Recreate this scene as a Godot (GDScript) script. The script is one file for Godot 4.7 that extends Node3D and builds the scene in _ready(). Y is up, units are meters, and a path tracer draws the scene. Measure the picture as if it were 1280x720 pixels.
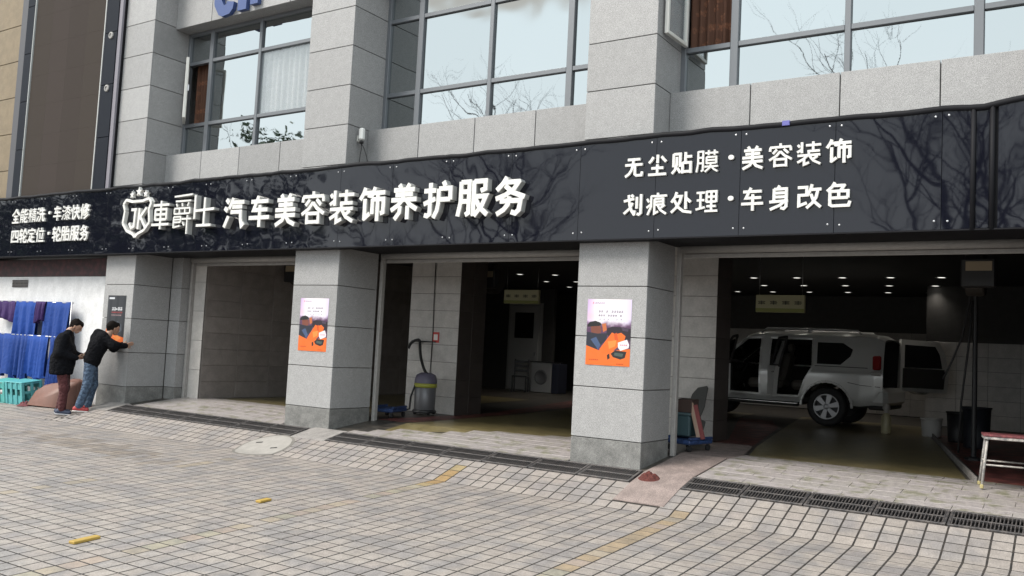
extends Node3D
# Car wash and detailing workshop on the ground floor of a granite clad building, overcast winter day.

const H := 0.62                     # height of a granite course
const PX := [-10.14, -5.083, 0.0, 5.07]   # left edges of the pillars
const PW := [0.902, 0.948, 0.948, 0.948]
var M := {}
var rng := RandomNumberGenerator.new()
var cache := {}
var taken := {}
var cam: Camera3D

# ---------------------------------------------------------------- mesh helper
class G:
	var v := PackedVector3Array()
	var n := PackedVector3Array()
	var u := PackedVector2Array()
	func tri(a: Vector3, b: Vector3, c: Vector3, ua := Vector2.ZERO, ub := Vector2.ZERO, uc := Vector2.ZERO) -> void:
		# a, b, c run counter-clockwise seen from outside
		var nn := (b - a).cross(c - a).normalized()
		v.append(a); v.append(c); v.append(b)
		n.append(nn); n.append(nn); n.append(nn)
		u.append(ua); u.append(uc); u.append(ub)
	func quad(a: Vector3, b: Vector3, c: Vector3, d: Vector3) -> void:
		tri(a, b, c, Vector2(0, 1), Vector2(1, 1), Vector2(1, 0))
		tri(a, c, d, Vector2(0, 1), Vector2(1, 0), Vector2(0, 0))
	func box(at: Vector3, size: Vector3, ch := 0.0, bs := Basis()) -> void:
		var h := size * 0.5
		var c: float = minf(ch, minf(h.x, minf(h.y, h.z)) * 0.9)
		var ax := [Vector3(1, 0, 0), Vector3(0, 1, 0), Vector3(0, 0, 1)]
		for i in 3:
			var j := (i + 1) % 3
			var k := (i + 2) % 3
			for s in [-1.0, 1.0]:
				var o: Vector3 = ax[i] * h[i] * s
				var p: Vector3 = ax[j] * (h[j] - c)
				var q: Vector3 = ax[k] * (h[k] - c)
				if s > 0:
					quad(at + bs * (o - p - q), at + bs * (o + p - q), at + bs * (o + p + q), at + bs * (o - p + q))
				else:
					quad(at + bs * (o - p - q), at + bs * (o - p + q), at + bs * (o + p + q), at + bs * (o + p - q))
		if c <= 0.0:
			return
		for i in 3:                       # chamfered edges along axis i
			var j := (i + 1) % 3
			var k := (i + 2) % 3
			for sj in [-1.0, 1.0]:
				for sk in [-1.0, 1.0]:
					var e: Vector3 = ax[i] * (h[i] - c)
					var a: Vector3 = ax[j] * h[j] * sj + ax[k] * (h[k] - c) * sk
					var b: Vector3 = ax[j] * (h[j] - c) * sj + ax[k] * h[k] * sk
					if sj * sk > 0:
						quad(at + bs * (a - e), at + bs * (b - e) , at + bs * (b + e), at + bs * (a + e))
					else:
						quad(at + bs * (b - e), at + bs * (a - e), at + bs * (a + e), at + bs * (b + e))
		for sx in [-1.0, 1.0]:
			for sy in [-1.0, 1.0]:
				for sz in [-1.0, 1.0]:
					var a := Vector3(h.x * sx, (h.y - c) * sy, (h.z - c) * sz)
					var b := Vector3((h.x - c) * sx, h.y * sy, (h.z - c) * sz)
					var d := Vector3((h.x - c) * sx, (h.y - c) * sy, h.z * sz)
					if sx * sy * sz > 0:
						tri(at + bs * a, at + bs * b, at + bs * d)
					else:
						tri(at + bs * a, at + bs * d, at + bs * b)
	func bar(a: Vector3, b: Vector3, w: float, d: float, ch := 0.0) -> void:
		# a box from a to b, w wide (sideways), d deep
		var y := (b - a)
		var l := y.length()
		y = y / l
		var x := y.cross(Vector3(0, 0, 1))
		if x.length() < 0.01:
			x = y.cross(Vector3(1, 0, 0))
		x = x.normalized()
		box((a + b) * 0.5, Vector3(w, l, d), ch, Basis(x, y, x.cross(y)))
	func tube(pts: Array, rad, sides := 8, caps := true) -> void:
		var rings := []
		var last_x := Vector3.ZERO
		for i in pts.size():
			var t: Vector3 = (pts[min(i + 1, pts.size() - 1)] - pts[max(i - 1, 0)]).normalized()
			var x := last_x - t * last_x.dot(t)
			if x.length() < 0.05:
				x = t.cross(Vector3(0, 0, 1) if absf(t.z) < 0.9 else Vector3(1, 0, 0))
			x = x.normalized()
			last_x = x
			var y := t.cross(x)
			var r: float = rad[i] if rad is Array or rad is PackedFloat32Array else rad
			var ring := []
			for k in sides:
				var a := TAU * k / sides
				ring.append(pts[i] + (x * cos(a) + y * sin(a)) * r)
			rings.append(ring)
		for i in pts.size() - 1:
			for k in sides:
				var k2 := (k + 1) % sides
				quad(rings[i][k], rings[i][k2], rings[i + 1][k2], rings[i + 1][k])
		if caps:
			for k in sides:
				var k2 := (k + 1) % sides
				tri(pts[0], rings[0][k2], rings[0][k])
				tri(pts[-1], rings[-1][k], rings[-1][k2])
	func lathe(at: Vector3, prof: Array, sides := 20, bs := Basis()) -> void:
		# prof: Vector2(radius, height) from bottom to top
		for i in prof.size() - 1:
			for k in sides:
				var a := TAU * k / sides
				var b := TAU * (k + 1) / sides
				var p: Vector2 = prof[i]
				var q: Vector2 = prof[i + 1]
				var A := at + bs * Vector3(cos(a) * p.x, p.y, -sin(a) * p.x)
				var B := at + bs * Vector3(cos(b) * p.x, p.y, -sin(b) * p.x)
				var C := at + bs * Vector3(cos(b) * q.x, q.y, -sin(b) * q.x)
				var D := at + bs * Vector3(cos(a) * q.x, q.y, -sin(a) * q.x)
				if p.x > 0.0001:
					tri(A, B, C)
				if q.x > 0.0001:
					tri(A, C, D)
	func prism(poly: PackedVector2Array, z0: float, z1: float, sc := 1.0, off := Vector3.ZERO) -> void:
		# polygon in x, y extruded from z0 (back) to z1 (front)
		var p := poly
		if Geometry2D.is_polygon_clockwise(p):
			p = poly.duplicate()
			p.reverse()
		var ix := Geometry2D.triangulate_polygon(p)
		var f := func(q: Vector2, z: float) -> Vector3: return off + Vector3(q.x * sc, q.y * sc, z)
		for i in range(0, ix.size(), 3):
			var a := p[ix[i]]
			var b := p[ix[i + 1]]
			var c := p[ix[i + 2]]
			if (b - a).cross(c - a) < 0:
				var t := b
				b = c
				c = t
			tri(f.call(a, z1), f.call(b, z1), f.call(c, z1))
			tri(f.call(a, z0), f.call(c, z0), f.call(b, z0))
		for i in p.size():
			var a := p[i]
			var b := p[(i + 1) % p.size()]
			quad(f.call(a, z0), f.call(b, z0), f.call(b, z1), f.call(a, z1))
	func mesh(smooth := false) -> ArrayMesh:
		if smooth:
			var st := SurfaceTool.new()
			st.begin(Mesh.PRIMITIVE_TRIANGLES)
			st.set_smooth_group(0)
			for i in v.size():
				st.set_uv(Vector2.ZERO)
				st.add_vertex(v[i])
			st.generate_normals()
			return st.commit()
		var arr := []
		arr.resize(Mesh.ARRAY_MAX)
		arr[Mesh.ARRAY_VERTEX] = v
		arr[Mesh.ARRAY_NORMAL] = n
		arr[Mesh.ARRAY_TEX_UV] = u
		var m := ArrayMesh.new()
		m.add_surface_from_arrays(Mesh.PRIMITIVE_TRIANGLES, arr)
		return m

# ---------------------------------------------------------------- scene helpers
func numbered(called: String) -> String:
	var k: int = taken.get(called, 0)
	taken[called] = k + 1
	return called if k == 0 else "%s_%03d" % [called, k]

func tag(o: Node, label: String, category: String, group := "") -> void:
	o.set_meta("label", label)
	o.set_meta("category", category)
	if group != "":
		o.set_meta("group", group)

func thing(called: String, label: String, category: String, at := Vector3.ZERO, group := "") -> Node3D:
	var o := Node3D.new()
	o.name = numbered(called)
	add_child(o)
	o.position = at
	tag(o, label, category, group)
	return o

func single(called: String, mesh: Mesh, m: Material, label: String, category: String, at := Vector3.ZERO, group := "") -> MeshInstance3D:
	var o := MeshInstance3D.new()
	o.name = numbered(called)
	o.mesh = mesh
	o.material_override = m
	add_child(o)
	o.position = at
	tag(o, label, category, group)
	return o

func part(parent: Node, called: String, mesh: Mesh, m: Material, at := Vector3.ZERO, bs := Basis()) -> MeshInstance3D:
	var o := MeshInstance3D.new()
	o.name = called
	o.mesh = mesh
	o.material_override = m
	parent.add_child(o, true)
	o.transform = Transform3D(bs, at)
	return o

func structure(called: String, mesh: Mesh, m: Material, at := Vector3.ZERO) -> MeshInstance3D:
	var o := MeshInstance3D.new()
	o.name = numbered(called)
	o.mesh = mesh
	o.material_override = m
	add_child(o)
	o.position = at
	o.set_meta("kind", "structure")
	return o

func cbox(size: Vector3, ch := 0.004) -> ArrayMesh:
	var key := "%.3f %.3f %.3f %.4f" % [size.x, size.y, size.z, ch]
	if not cache.has(key):
		var g := G.new()
		g.box(Vector3.ZERO, size, ch)
		cache[key] = g.mesh()
	return cache[key]

func span(x0: float, x1: float, y0: float, y1: float, z0: float, z1: float) -> Array:
	return [Vector3(x1 - x0, y1 - y0, z1 - z0).abs(), Vector3((x0 + x1) / 2, (y0 + y1) / 2, (z0 + z1) / 2)]

func slab(parent: Node, called: String, x0: float, x1: float, y0: float, y1: float, z0: float, z1: float, m: Material, ch := 0.004) -> MeshInstance3D:
	var s := span(x0, x1, y0, y1, z0, z1)
	return part(parent, called, cbox(s[0], ch), m, s[1])

# ---------------------------------------------------------------- materials
func lin(r: float, g: float, b: float) -> Color:
	return Color(r, g, b).linear_to_srgb()

func plain(c: Color, rough := 0.7, metal := 0.0) -> StandardMaterial3D:
	var m := StandardMaterial3D.new()
	m.albedo_color = c
	m.roughness = rough
	m.metallic = metal
	m.cull_mode = BaseMaterial3D.CULL_DISABLED
	return m

func textured(c: Color, tex: Texture2D, period: float, rough := 0.7, off := Vector3.ZERO, normal: Texture2D = null, nscale := 0.4) -> StandardMaterial3D:
	var m := plain(c, rough)
	m.albedo_texture = tex
	m.uv1_triplanar = true
	m.uv1_world_triplanar = true
	m.uv1_scale = Vector3.ONE / period
	m.uv1_offset = off
	if normal:
		m.normal_enabled = true
		m.normal_texture = normal
		m.normal_scale = nscale
	return m

func wavy(m: StandardMaterial3D, normal: Texture2D, period: float, amount: float) -> void:
	m.uv1_triplanar = true
	m.uv1_world_triplanar = true
	m.uv1_scale = Vector3.ONE / period
	m.normal_enabled = true
	m.normal_texture = normal
	m.normal_scale = amount

func noise_image(size: int, freq: float, octaves: int, sd: int) -> Image:
	var f := FastNoiseLite.new()
	f.seed = sd
	f.frequency = freq
	f.fractal_octaves = octaves
	f.noise_type = FastNoiseLite.TYPE_SIMPLEX_SMOOTH
	var im := f.get_seamless_image(size, size)
	im.convert(Image.FORMAT_L8)
	return im

# layers: [[image, weight, low, high], ...]; grain adds per-pixel salt and pepper
func mix_texture(size: int, base: float, layers: Array, grain: float, dark_specks: float, sd: int, tint := Vector3.ZERO) -> ImageTexture:
	var r := RandomNumberGenerator.new()
	r.seed = sd
	var datas := []
	for l in layers:
		datas.append(l[0].get_data())
	var out := PackedByteArray()
	out.resize(size * size * 3)
	for i in size * size:
		var val := base
		var first := 0.0
		for j in layers.size():
			var t: float = clampf((datas[j][i] / 255.0 - layers[j][2]) / (layers[j][3] - layers[j][2]), 0, 1) - 0.5
			if j == 0:
				first = t
			val += t * layers[j][1]
		val += (r.randf() - 0.5) * grain
		if r.randf() < dark_specks:
			val -= 0.22
		out[i * 3] = int(clampf(val + first * tint.x, 0, 1) * 255)
		out[i * 3 + 1] = int(clampf(val + first * tint.y, 0, 1) * 255)
		out[i * 3 + 2] = int(clampf(val + first * tint.z, 0, 1) * 255)
	var im := Image.create_from_data(size, size, false, Image.FORMAT_RGB8, out)
	return ImageTexture.create_from_image(im)

func make_materials() -> void:
	var coarse := noise_image(512, 0.012, 4, 3)
	var mid := noise_image(512, 0.05, 3, 5)
	var fine := noise_image(512, 0.22, 2, 9)
	var granite := mix_texture(512, 0.82, [[coarse, 0.03, 0.2, 0.8], [mid, 0.015, 0.2, 0.8], [fine, 0.22, 0.2, 0.8]], 0.36, 0.10, 11)
	var dirty := mix_texture(512, 0.74, [[coarse, 0.34, 0.25, 0.75], [mid, 0.2, 0.2, 0.8], [fine, 0.12, 0.2, 0.8]], 0.14, 0.03, 12, Vector3(0.03, 0.0, -0.04))
	var coarse2 := noise_image(1024, 0.006, 5, 21)
	var mid2 := noise_image(1024, 0.03, 4, 22)
	var fine2 := noise_image(1024, 0.2, 2, 23)
	var paver := mix_texture(1024, 0.78, [[coarse2, 0.08, 0.25, 0.6], [mid2, 0.09, 0.2, 0.8], [fine2, 0.10, 0.2, 0.8]], 0.12, 0.014, 13, Vector3(0.02, 0.005, -0.02))
	var smooth_tex := mix_texture(256, 0.88, [[noise_image(256, 0.02, 3, 31), 0.06, 0.2, 0.8], [noise_image(256, 0.12, 2, 32), 0.04, 0.2, 0.8]], 0.05, 0.0, 14)
	var fine_n := noise_image(512, 0.25, 2, 41)
	fine_n.convert(Image.FORMAT_RGBA8)
	fine_n.bump_map_to_normal_map(2.0)
	var bump := ImageTexture.create_from_image(fine_n)
	M.granite = []
	for i in 5:
		var k: float = [1.0, 0.92, 1.06, 0.97, 0.86][i]
		M.granite.append(textured(lin(0.452 * k, 0.448 * k, 0.446 * k), granite, 1.1, 0.55, Vector3(i * 0.37, i * 0.21, i * 0.53)))
	var stained := mix_texture(512, 0.80, [[coarse, 0.13, 0.2, 0.8], [mid, 0.07, 0.2, 0.8], [fine, 0.16, 0.2, 0.8]], 0.26, 0.07, 15)
	M.plinth = [textured(lin(0.29, 0.287, 0.275), stained, 1.5, 0.6), textured(lin(0.265, 0.262, 0.25), stained, 1.5, 0.6, Vector3(0.4, 0.3, 0.7))]
	M.mortar = plain(lin(0.07, 0.065, 0.06), 0.9)
	M.paver = []
	for c in [[0.392, 0.352, 0.327], [0.362, 0.325, 0.302], [0.407, 0.366, 0.34], [0.378, 0.336, 0.314], [0.394, 0.356, 0.332]]:
		M.paver.append(textured(lin(c[0], c[1], c[2]), paver, 3.7, 0.62, Vector3.ZERO, bump, 0.25))
	M.paver_copy = textured(Color.WHITE, paver, 3.7, 0.62, Vector3.ZERO, bump, 0.25)
	M.paver_copy.vertex_color_use_as_albedo = true
	M.paver_yellow = [textured(lin(0.38, 0.255, 0.12), paver, 3.1, 0.65), textured(lin(0.40, 0.315, 0.175), paver, 3.1, 0.65), textured(lin(0.40, 0.31, 0.21), paver, 3.1, 0.65)]
	M.paver_brown = [textured(lin(0.33, 0.285, 0.25), paver, 3.7, 0.65), textured(lin(0.30, 0.255, 0.22), paver, 3.7, 0.65)]
	M.paver_faded = [textured(lin(0.40, 0.34, 0.27), paver, 3.1, 0.65), textured(lin(0.385, 0.35, 0.275), paver, 3.1, 0.65), textured(lin(0.40, 0.325, 0.275), paver, 3.1, 0.65)]
	M.joint = textured(lin(0.038, 0.031, 0.026), dirty, 0.9, 0.95)
	var mossy := mix_texture(512, 0.80, [[noise_image(512, 0.016, 4, 61), -0.14, 0.55, 0.8], [mid, 0.10, 0.2, 0.8], [fine, 0.10, 0.2, 0.8]], 0.14, 0.03, 16, Vector3(-0.02, 0.0, -0.10))
	M.apron = []
	for c in [[0.42, 0.39, 0.335], [0.40, 0.372, 0.32], [0.435, 0.405, 0.35], [0.41, 0.385, 0.325]]:
		M.apron.append(textured(lin(c[0], c[1], c[2]), mossy, 2.3, 0.35, Vector3(c[0], c[1], 0)))
	M.concrete = textured(lin(0.36, 0.335, 0.315), stained, 1.7, 0.8)
	M.pink = textured(lin(0.36, 0.285, 0.26), stained, 1.9, 0.75)
	M.floor = textured(lin(0.10, 0.088, 0.075), dirty, 2.1, 0.4)
	M.olive = textured(lin(0.30, 0.245, 0.115), stained, 2.6, 0.3)
	M.red_floor = textured(lin(0.30, 0.10, 0.09), dirty, 2.2, 0.45)
	M.white_tile = [textured(lin(0.60, 0.57, 0.54), smooth_tex, 1.4, 0.3), textured(lin(0.56, 0.535, 0.51), smooth_tex, 1.4, 0.3, Vector3(0.3, 0.2, 0.6)), textured(lin(0.63, 0.60, 0.565), smooth_tex, 1.4, 0.3, Vector3(0.7, 0.5, 0.1))]
	M.brown_tile = [textured(lin(0.32, 0.285, 0.265), smooth_tex, 1.4, 0.35), textured(lin(0.29, 0.258, 0.24), smooth_tex, 1.4, 0.35, Vector3(0.3, 0.2, 0.6))]
	M.black_paint = textured(lin(0.022, 0.021, 0.022), smooth_tex, 1.0, 0.7)
	M.dark_wall = textured(lin(0.075, 0.072, 0.07), smooth_tex, 1.0, 0.6)
	var swell := noise_image(256, 0.012, 2, 71)
	swell.convert(Image.FORMAT_RGBA8)
	swell.bump_map_to_normal_map(6.0)
	var ripple := ImageTexture.create_from_image(swell)
	M.sign_black = plain(lin(0.005, 0.0055, 0.010), 0.03)
	M.sign_black.metallic_specular = 0.42
	wavy(M.sign_black, ripple, 1.9, 0.022)
	var crease := noise_image(256, 0.03, 3, 72)
	crease.convert(Image.FORMAT_RGBA8)
	crease.bump_map_to_normal_map(14.0)
	M.folds = ImageTexture.create_from_image(crease)
	M.sign_edge = plain(lin(0.010, 0.010, 0.012), 0.6)
	M.sign_edge.metallic_specular = 0.25
	M.letter = textured(lin(0.81, 0.80, 0.765), smooth_tex, 0.9, 0.4)
	M.letter_side = plain(lin(0.62, 0.62, 0.60), 0.35, 0.6)
	M.aluminium = plain(lin(0.135, 0.145, 0.158), 0.5, 0.3)
	M.white_frame = plain(lin(0.62, 0.61, 0.57), 0.5)
	M.steel = plain(lin(0.42, 0.42, 0.43), 0.35, 0.9)
	M.galvanised = textured(lin(0.36, 0.345, 0.33), smooth_tex, 0.6, 0.5)
	M.grate = textured(lin(0.115, 0.104, 0.102), dirty, 0.5, 0.5)
	M.trench = plain(lin(0.02, 0.018, 0.018), 0.95)
	M.glass = []
	for i in 4:
		var k: float = [1.0, 0.96, 1.03, 0.98][i]
		var m := plain(lin(0.375 * k, 0.40 * k, 0.405 * k), 0.015, 1.0)
		wavy(m, ripple, 2.3 + i * 0.3, 0.03)
		M.glass.append(m)
	M.clear = plain(Color(0.85, 0.9, 0.92, 0.12), 0.02)
	M.clear.transparency = BaseMaterial3D.TRANSPARENCY_ALPHA
	M.rubber = plain(lin(0.018, 0.018, 0.019), 0.7)
	M.black_plastic = plain(lin(0.02, 0.02, 0.022), 0.45)
	M.tan = textured(lin(0.24, 0.185, 0.115), smooth_tex, 1.5, 0.7)
	M.smooth_tex = smooth_tex
	M.dirty_tex = dirty
	M.white_wall = textured(lin(0.84, 0.84, 0.845), smooth_tex, 1.6, 0.6)

# ---------------------------------------------------------------- main
func _ready() -> void:
	rng.seed = 20240117
	# camera
	cam = Camera3D.new()
	cam.name = "camera"
	cam.position = Vector3(5.395, 1.3258, 9.7162)
	cam.rotation_order = EULER_ORDER_YXZ
	cam.rotation = Vector3(0.0693, 0.5810, 0.0507)
	cam.keep_aspect = Camera3D.KEEP_HEIGHT
	cam.fov = 36.0334
	cam.far = 1200.0
	add_child(cam)
	cam.current = true
	# sky, exposure
	var sky_m := ProceduralSkyMaterial.new()
	sky_m.sky_top_color = Color(0.87, 0.915, 0.935)
	sky_m.sky_horizon_color = Color(0.93, 0.945, 0.95)
	sky_m.sky_curve = 0.25
	sky_m.ground_bottom_color = Color(0.36, 0.34, 0.33)
	sky_m.ground_horizon_color = Color(0.55, 0.54, 0.53)
	sky_m.sun_angle_max = 1.0
	var sky := Sky.new()
	sky.sky_material = sky_m
	var env := Environment.new()
	env.background_mode = Environment.BG_SKY
	env.sky = sky
	env.background_energy_multiplier = 0.75
	env.tonemap_mode = Environment.TONE_MAPPER_LINEAR
	env.tonemap_exposure = 3.1
	env.sdfgi_enabled = true
	env.ssao_enabled = true
	env.ssil_enabled = true
	var we := WorldEnvironment.new()
	we.name = "environment"
	we.environment = env
	add_child(we)
	# soft daylight through the cloud, from the street side and above
	var sun := DirectionalLight3D.new()
	sun.name = "sun"
	sun.light_energy = 0.5
	sun.light_color = Color(1.0, 0.98, 0.95)
	sun.light_angular_distance = 25.0
	sun.shadow_enabled = true
	sun.rotation_degrees = Vector3(-46, -38, 0)
	add_child(sun)

	make_materials()
	build_ground()
	build_building()
	build_interior()
	build_left_bay()
	build_sign()
	build_street_trees()
	build_car()
	build_props()
	build_people()

# ---------------------------------------------------------------- ground
func floor_y(z: float) -> float:
	return lerpf(0.12, -0.012, clampf((z + 1.0) / 1.1, 0, 1))

func ground_y(x: float, z: float) -> float:
	if z >= 1.08:
		return -0.3 - 0.045 * (minf(z, 9.5) - 1.08)
	var left := -0.16 - 0.13 * z
	var right := floor_y(z)
	if z >= 0.47:
		right = lerpf(-0.1, -0.3, (z - 0.47) / 0.61)
	elif z >= 0.1:
		right = lerpf(-0.012, -0.1, (z - 0.1) / 0.37)
	return lerpf(left, right, smoothstep(-10.05, -9.25, x))

func lie_flat(x: float, z: float, turn := 0.0) -> Basis:
	var e := 0.03
	var dx := (ground_y(x + e, z) - ground_y(x - e, z)) / (2 * e)
	var dz := (ground_y(x, z + e) - ground_y(x, z - e)) / (2 * e)
	var up := Vector3(-dx, 1, -dz).normalized()
	var fx := Vector3(cos(turn), 0, -sin(turn))
	fx = (fx - up * fx.dot(up)).normalized()
	return Basis(fx, up, fx.cross(up))

func sheet(xs: Array, zs: Array, low: float) -> ArrayMesh:
	var g := G.new()
	for i in xs.size() - 1:
		for j in zs.size() - 1:
			var p := func(a: int, b: int) -> Vector3: return Vector3(xs[a], ground_y(xs[a], zs[b] + (0.0001 if b == 0 else 0.0)) - low, zs[b])
			g.quad(p.call(i, j + 1), p.call(i + 1, j + 1), p.call(i + 1, j), p.call(i, j))
	return g.mesh()

func build_ground() -> void:
	# the far street level, out to the horizon
	var g := G.new()
	g.quad(Vector3(-300, -0.80, 400), Vector3(300, -0.80, 400), Vector3(300, -0.80, -60), Vector3(-300, -0.80, -60))
	structure("ground", g.mesh(), M.concrete)
	# plaza paving
	var fine_x := []
	for k in 21:
		fine_x.append(-10.05 + k * 0.04)
	var plaza := structure("pavement", sheet([-60, -16] + fine_x + [0, 8, 60], [0.47, 1.08, 9.5, 14.0], 0.0016), M.joint)
	var corner := structure("side_pavement", sheet([-18, -14] + fine_x, [-1.0, -0.5, 0.0, 0.47], 0.0016), M.joint)
	var pitch := 0.18
	var list := []
	var hole := Vector2(-4.5, 0.90)
	for i in range(-115, 24):
		var x: float = 3.22 + pitch * i + pitch * 0.5
		for j in range(-11, 43):
			var z: float
			var dz := pitch
			if j >= 0:
				z = 1.08 + pitch * (j + 0.5)
			elif x > -9.3:
				if j < -4:
					continue
				dz = 0.1525
				z = 1.08 + dz * (j + 0.5)
			else:
				z = 1.08 + pitch * (j + 0.5)
				if x > -10.2 and z < 0.02:
					continue
				if x > -9.32 and z < 0.45:
					continue
			if Vector2(x, z).distance_to(hole) < 0.36:
				continue
			if x > 1.06 and x < 1.60 and z < 0.86:
				continue
			var p := Vector3(x, ground_y(x, z), z)
			var l: Vector3 = cam.transform.affine_inverse() * p
			var sx := l.x / -l.z / 0.578
			var sy := l.y / -l.z / 0.3252
			var seen: bool = l.z < 0 and absf(sx) < 1.03 and absf(sy) < 1.04
			var size: float = (absf((cam.position - p).normalized().y) / (l.length_squared())) if seen else 0.0
			list.append([size, p, j, i, dz])
	list.sort_custom(func(a, b): return a[0] > b[0])
	var counts := {plaza: 0, corner: 0}
	var rest := []
	for t in list:
		var p: Vector3 = t[1]
		var owner_node: Node = plaza
		if counts[owner_node] < 300 and t[0] > 0.0:
			counts[owner_node] += 1
			place_paver(plaza, t)
		else:
			rest.append(t)
	var mm := MultiMesh.new()
	mm.transform_format = MultiMesh.TRANSFORM_3D
	mm.use_colors = true
	mm.mesh = cbox(Vector3(0.1655, 0.04, 0.1655), 0.003)
	mm.instance_count = rest.size()
	for k in rest.size():
		var t = rest[k]
		var p: Vector3 = t[1]
		mm.set_instance_transform(k, paver_pose(t))
		var m: StandardMaterial3D = paver_material(t)
		mm.set_instance_color(k, m.albedo_color.srgb_to_linear())
	var far := MultiMeshInstance3D.new()
	far.name = "paving_tiles"
	far.multimesh = mm
	far.material_override = M.paver_copy
	far.set_meta("kind", "stuff")
	plaza.add_child(far)
	# round inspection cover in the ramp
	var mh := thing("manhole_cover", "round concrete inspection cover set in the ramp before the poster pillar", "manhole cover", Vector3(hole.x, ground_y(hole.x, hole.y), hole.y))
	part(mh, "lid", laid_ring(mh.position, 0.0, 0.39, 0.006), textured(lin(0.35, 0.328, 0.30), M.smooth_tex, 0.8, 0.8))
	part(mh, "rim", laid_ring(mh.position, 0.395, 0.43, 0.004), textured(lin(0.20, 0.185, 0.165), M.smooth_tex, 0.8, 0.8))
	for a in [0.4, 0.4 + PI]:
		var q := Vector3(hole.x + cos(a) * 0.22, 0, hole.y + sin(a) * 0.12 - 0.05)
		part(mh, "lifting_slot", cbox(Vector3(0.10, 0.004, 0.03), 0.001), M.trench, Vector3(q.x, ground_y(q.x, q.z) + 0.008, q.z) - mh.position, lie_flat(q.x, q.z, 0.5))
	# drain trench and its gratings
	g = G.new()
	for r in [[-9.05, 6.0]]:
		g.quad(Vector3(r[0], -0.42, 0.5), Vector3(r[1], -0.42, 0.5), Vector3(r[1], -0.42, 0.08), Vector3(r[0], -0.42, 0.08))
		g.quad(Vector3(r[0], -0.42, 0.08), Vector3(r[1], -0.42, 0.08), Vector3(r[1], -0.03, 0.08), Vector3(r[0], -0.03, 0.08))
		g.quad(Vector3(r[0], -0.42, 0.49), Vector3(r[1], -0.42, 0.49), Vector3(r[1], -0.125, 0.49), Vector3(r[0], -0.125, 0.49))
	structure("drain_trench", g.mesh(), M.trench)
	var runs := [[-9.0, 0.655, 7, "before the brown tiled bay"], [-3.72, 0.681, 7, "before the middle bay"], [1.66, 0.655, 7, "before the bay with the car"]]
	var nth := ["first", "second", "third", "fourth", "fifth", "sixth", "seventh"]
	for r in runs:
		for k in r[2]:
			grate(r[0] + r[1] * k, r[0] + r[1] * (k + 1) - 0.012, "%s iron drain grating from the left in the row %s" % [nth[k], r[3]])
	# concrete strips that close the trench between the gratings
	concrete_strip("walkway_strip", -4.4, -3.73, 0.0, 0.50, M.concrete)
	concrete_strip("walkway_ramp", 1.055, 1.645, -1.0, 0.90, M.pink)
	concrete_strip("trench_end", -9.6, -9.02, 0.0, 0.47, M.concrete)

func laid_ring(at: Vector3, r0: float, r1: float, up: float) -> ArrayMesh:
	# a round cast slab that follows the bend of the ramp, with a rim 60 mm deep
	var g := G.new()
	var rings := 10
	var sides := 40
	var p := func(i: int, k: int, d: float) -> Vector3:
		var a := TAU * k / sides
		var r := lerpf(r0, r1, float(i) / rings)
		var x := at.x + cos(a) * r
		var z := at.z - sin(a) * r
		return Vector3(x, ground_y(x, z) + up - d, z) - at
	for k in sides:
		for i in rings:
			if r0 < 0.001 and i == 0:
				g.tri(p.call(0, 0, 0.0), p.call(1, k, 0.0), p.call(1, k + 1, 0.0))
			else:
				g.quad(p.call(i, k, 0.0), p.call(i + 1, k, 0.0), p.call(i + 1, k + 1, 0.0), p.call(i, k + 1, 0.0))
		g.quad(p.call(rings, k, 0.06), p.call(rings, k + 1, 0.06), p.call(rings, k + 1, 0.0), p.call(rings, k, 0.0))
		if r0 > 0.001:
			g.quad(p.call(0, k + 1, 0.06), p.call(0, k, 0.06), p.call(0, k, 0.0), p.call(0, k + 1, 0.0))
	return g.mesh()

func concrete_strip(called: String, x0: float, x1: float, z0: float, z1: float, m: Material) -> void:
	var g := G.new()
	var zs := [z0]
	for b in [0.1, 0.47, 0.62, 0.8]:
		if b > z0 and b < z1:
			zs.append(b)
	zs.append(z1)
	var up := 0.006
	for i in zs.size() - 1:
		var a := Vector3(x0, ground_y(0, zs[i]) + up, zs[i])
		var b := Vector3(x1, ground_y(0, zs[i]) + up, zs[i])
		var c := Vector3(x1, ground_y(0, zs[i + 1]) + up, zs[i + 1])
		var d := Vector3(x0, ground_y(0, zs[i + 1]) + up, zs[i + 1])
		var o := Vector3(0, -0.07, 0)
		g.quad(d, c, b, a)
		g.quad(a, a + o, d + o, d)
		g.quad(c, c + o, b + o, b)
		if i == zs.size() - 2:
			g.quad(d + o, c + o, c, d)
		if i == 0:
			g.quad(b + o, a + o, a, b)
	structure(called, g.mesh(), m)

func paver_material(t: Array) -> StandardMaterial3D:
	var h: int = absi(hash(Vector2i(t[3], t[2])))
	var x: float = t[1].x
	var z: float = t[1].z
	if absf(x - (-1.19)) < 0.08 and z > 0.62:
		return M.paver_yellow[h % 3] if z < 1.7 and h % 5 > 0 else (M.paver_faded[h % 3] if h % 7 > 1 else M.paver[h % 5])
	if absf(x - 1.87) < 0.08 and z > 0.92:
		return M.paver_yellow[1 + h % 2] if h % 4 > 0 else M.paver_faded[h % 3]
	if absf(x - (-4.25)) < 0.08 and z > 1.1 and h % 3 == 0:
		return M.paver_faded[h % 3]
	# brownish soiled patch in front of the left pillar
	var q := Vector2((x + 6.6) / 2.6, (z - 2.25 - 0.06 * (x + 6.6)) / 0.42)
	if q.length() + (h % 100) / 100.0 * 0.7 < 1.05:
		return M.paver_brown[h % 2]
	return M.paver[h % 5]

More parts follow.
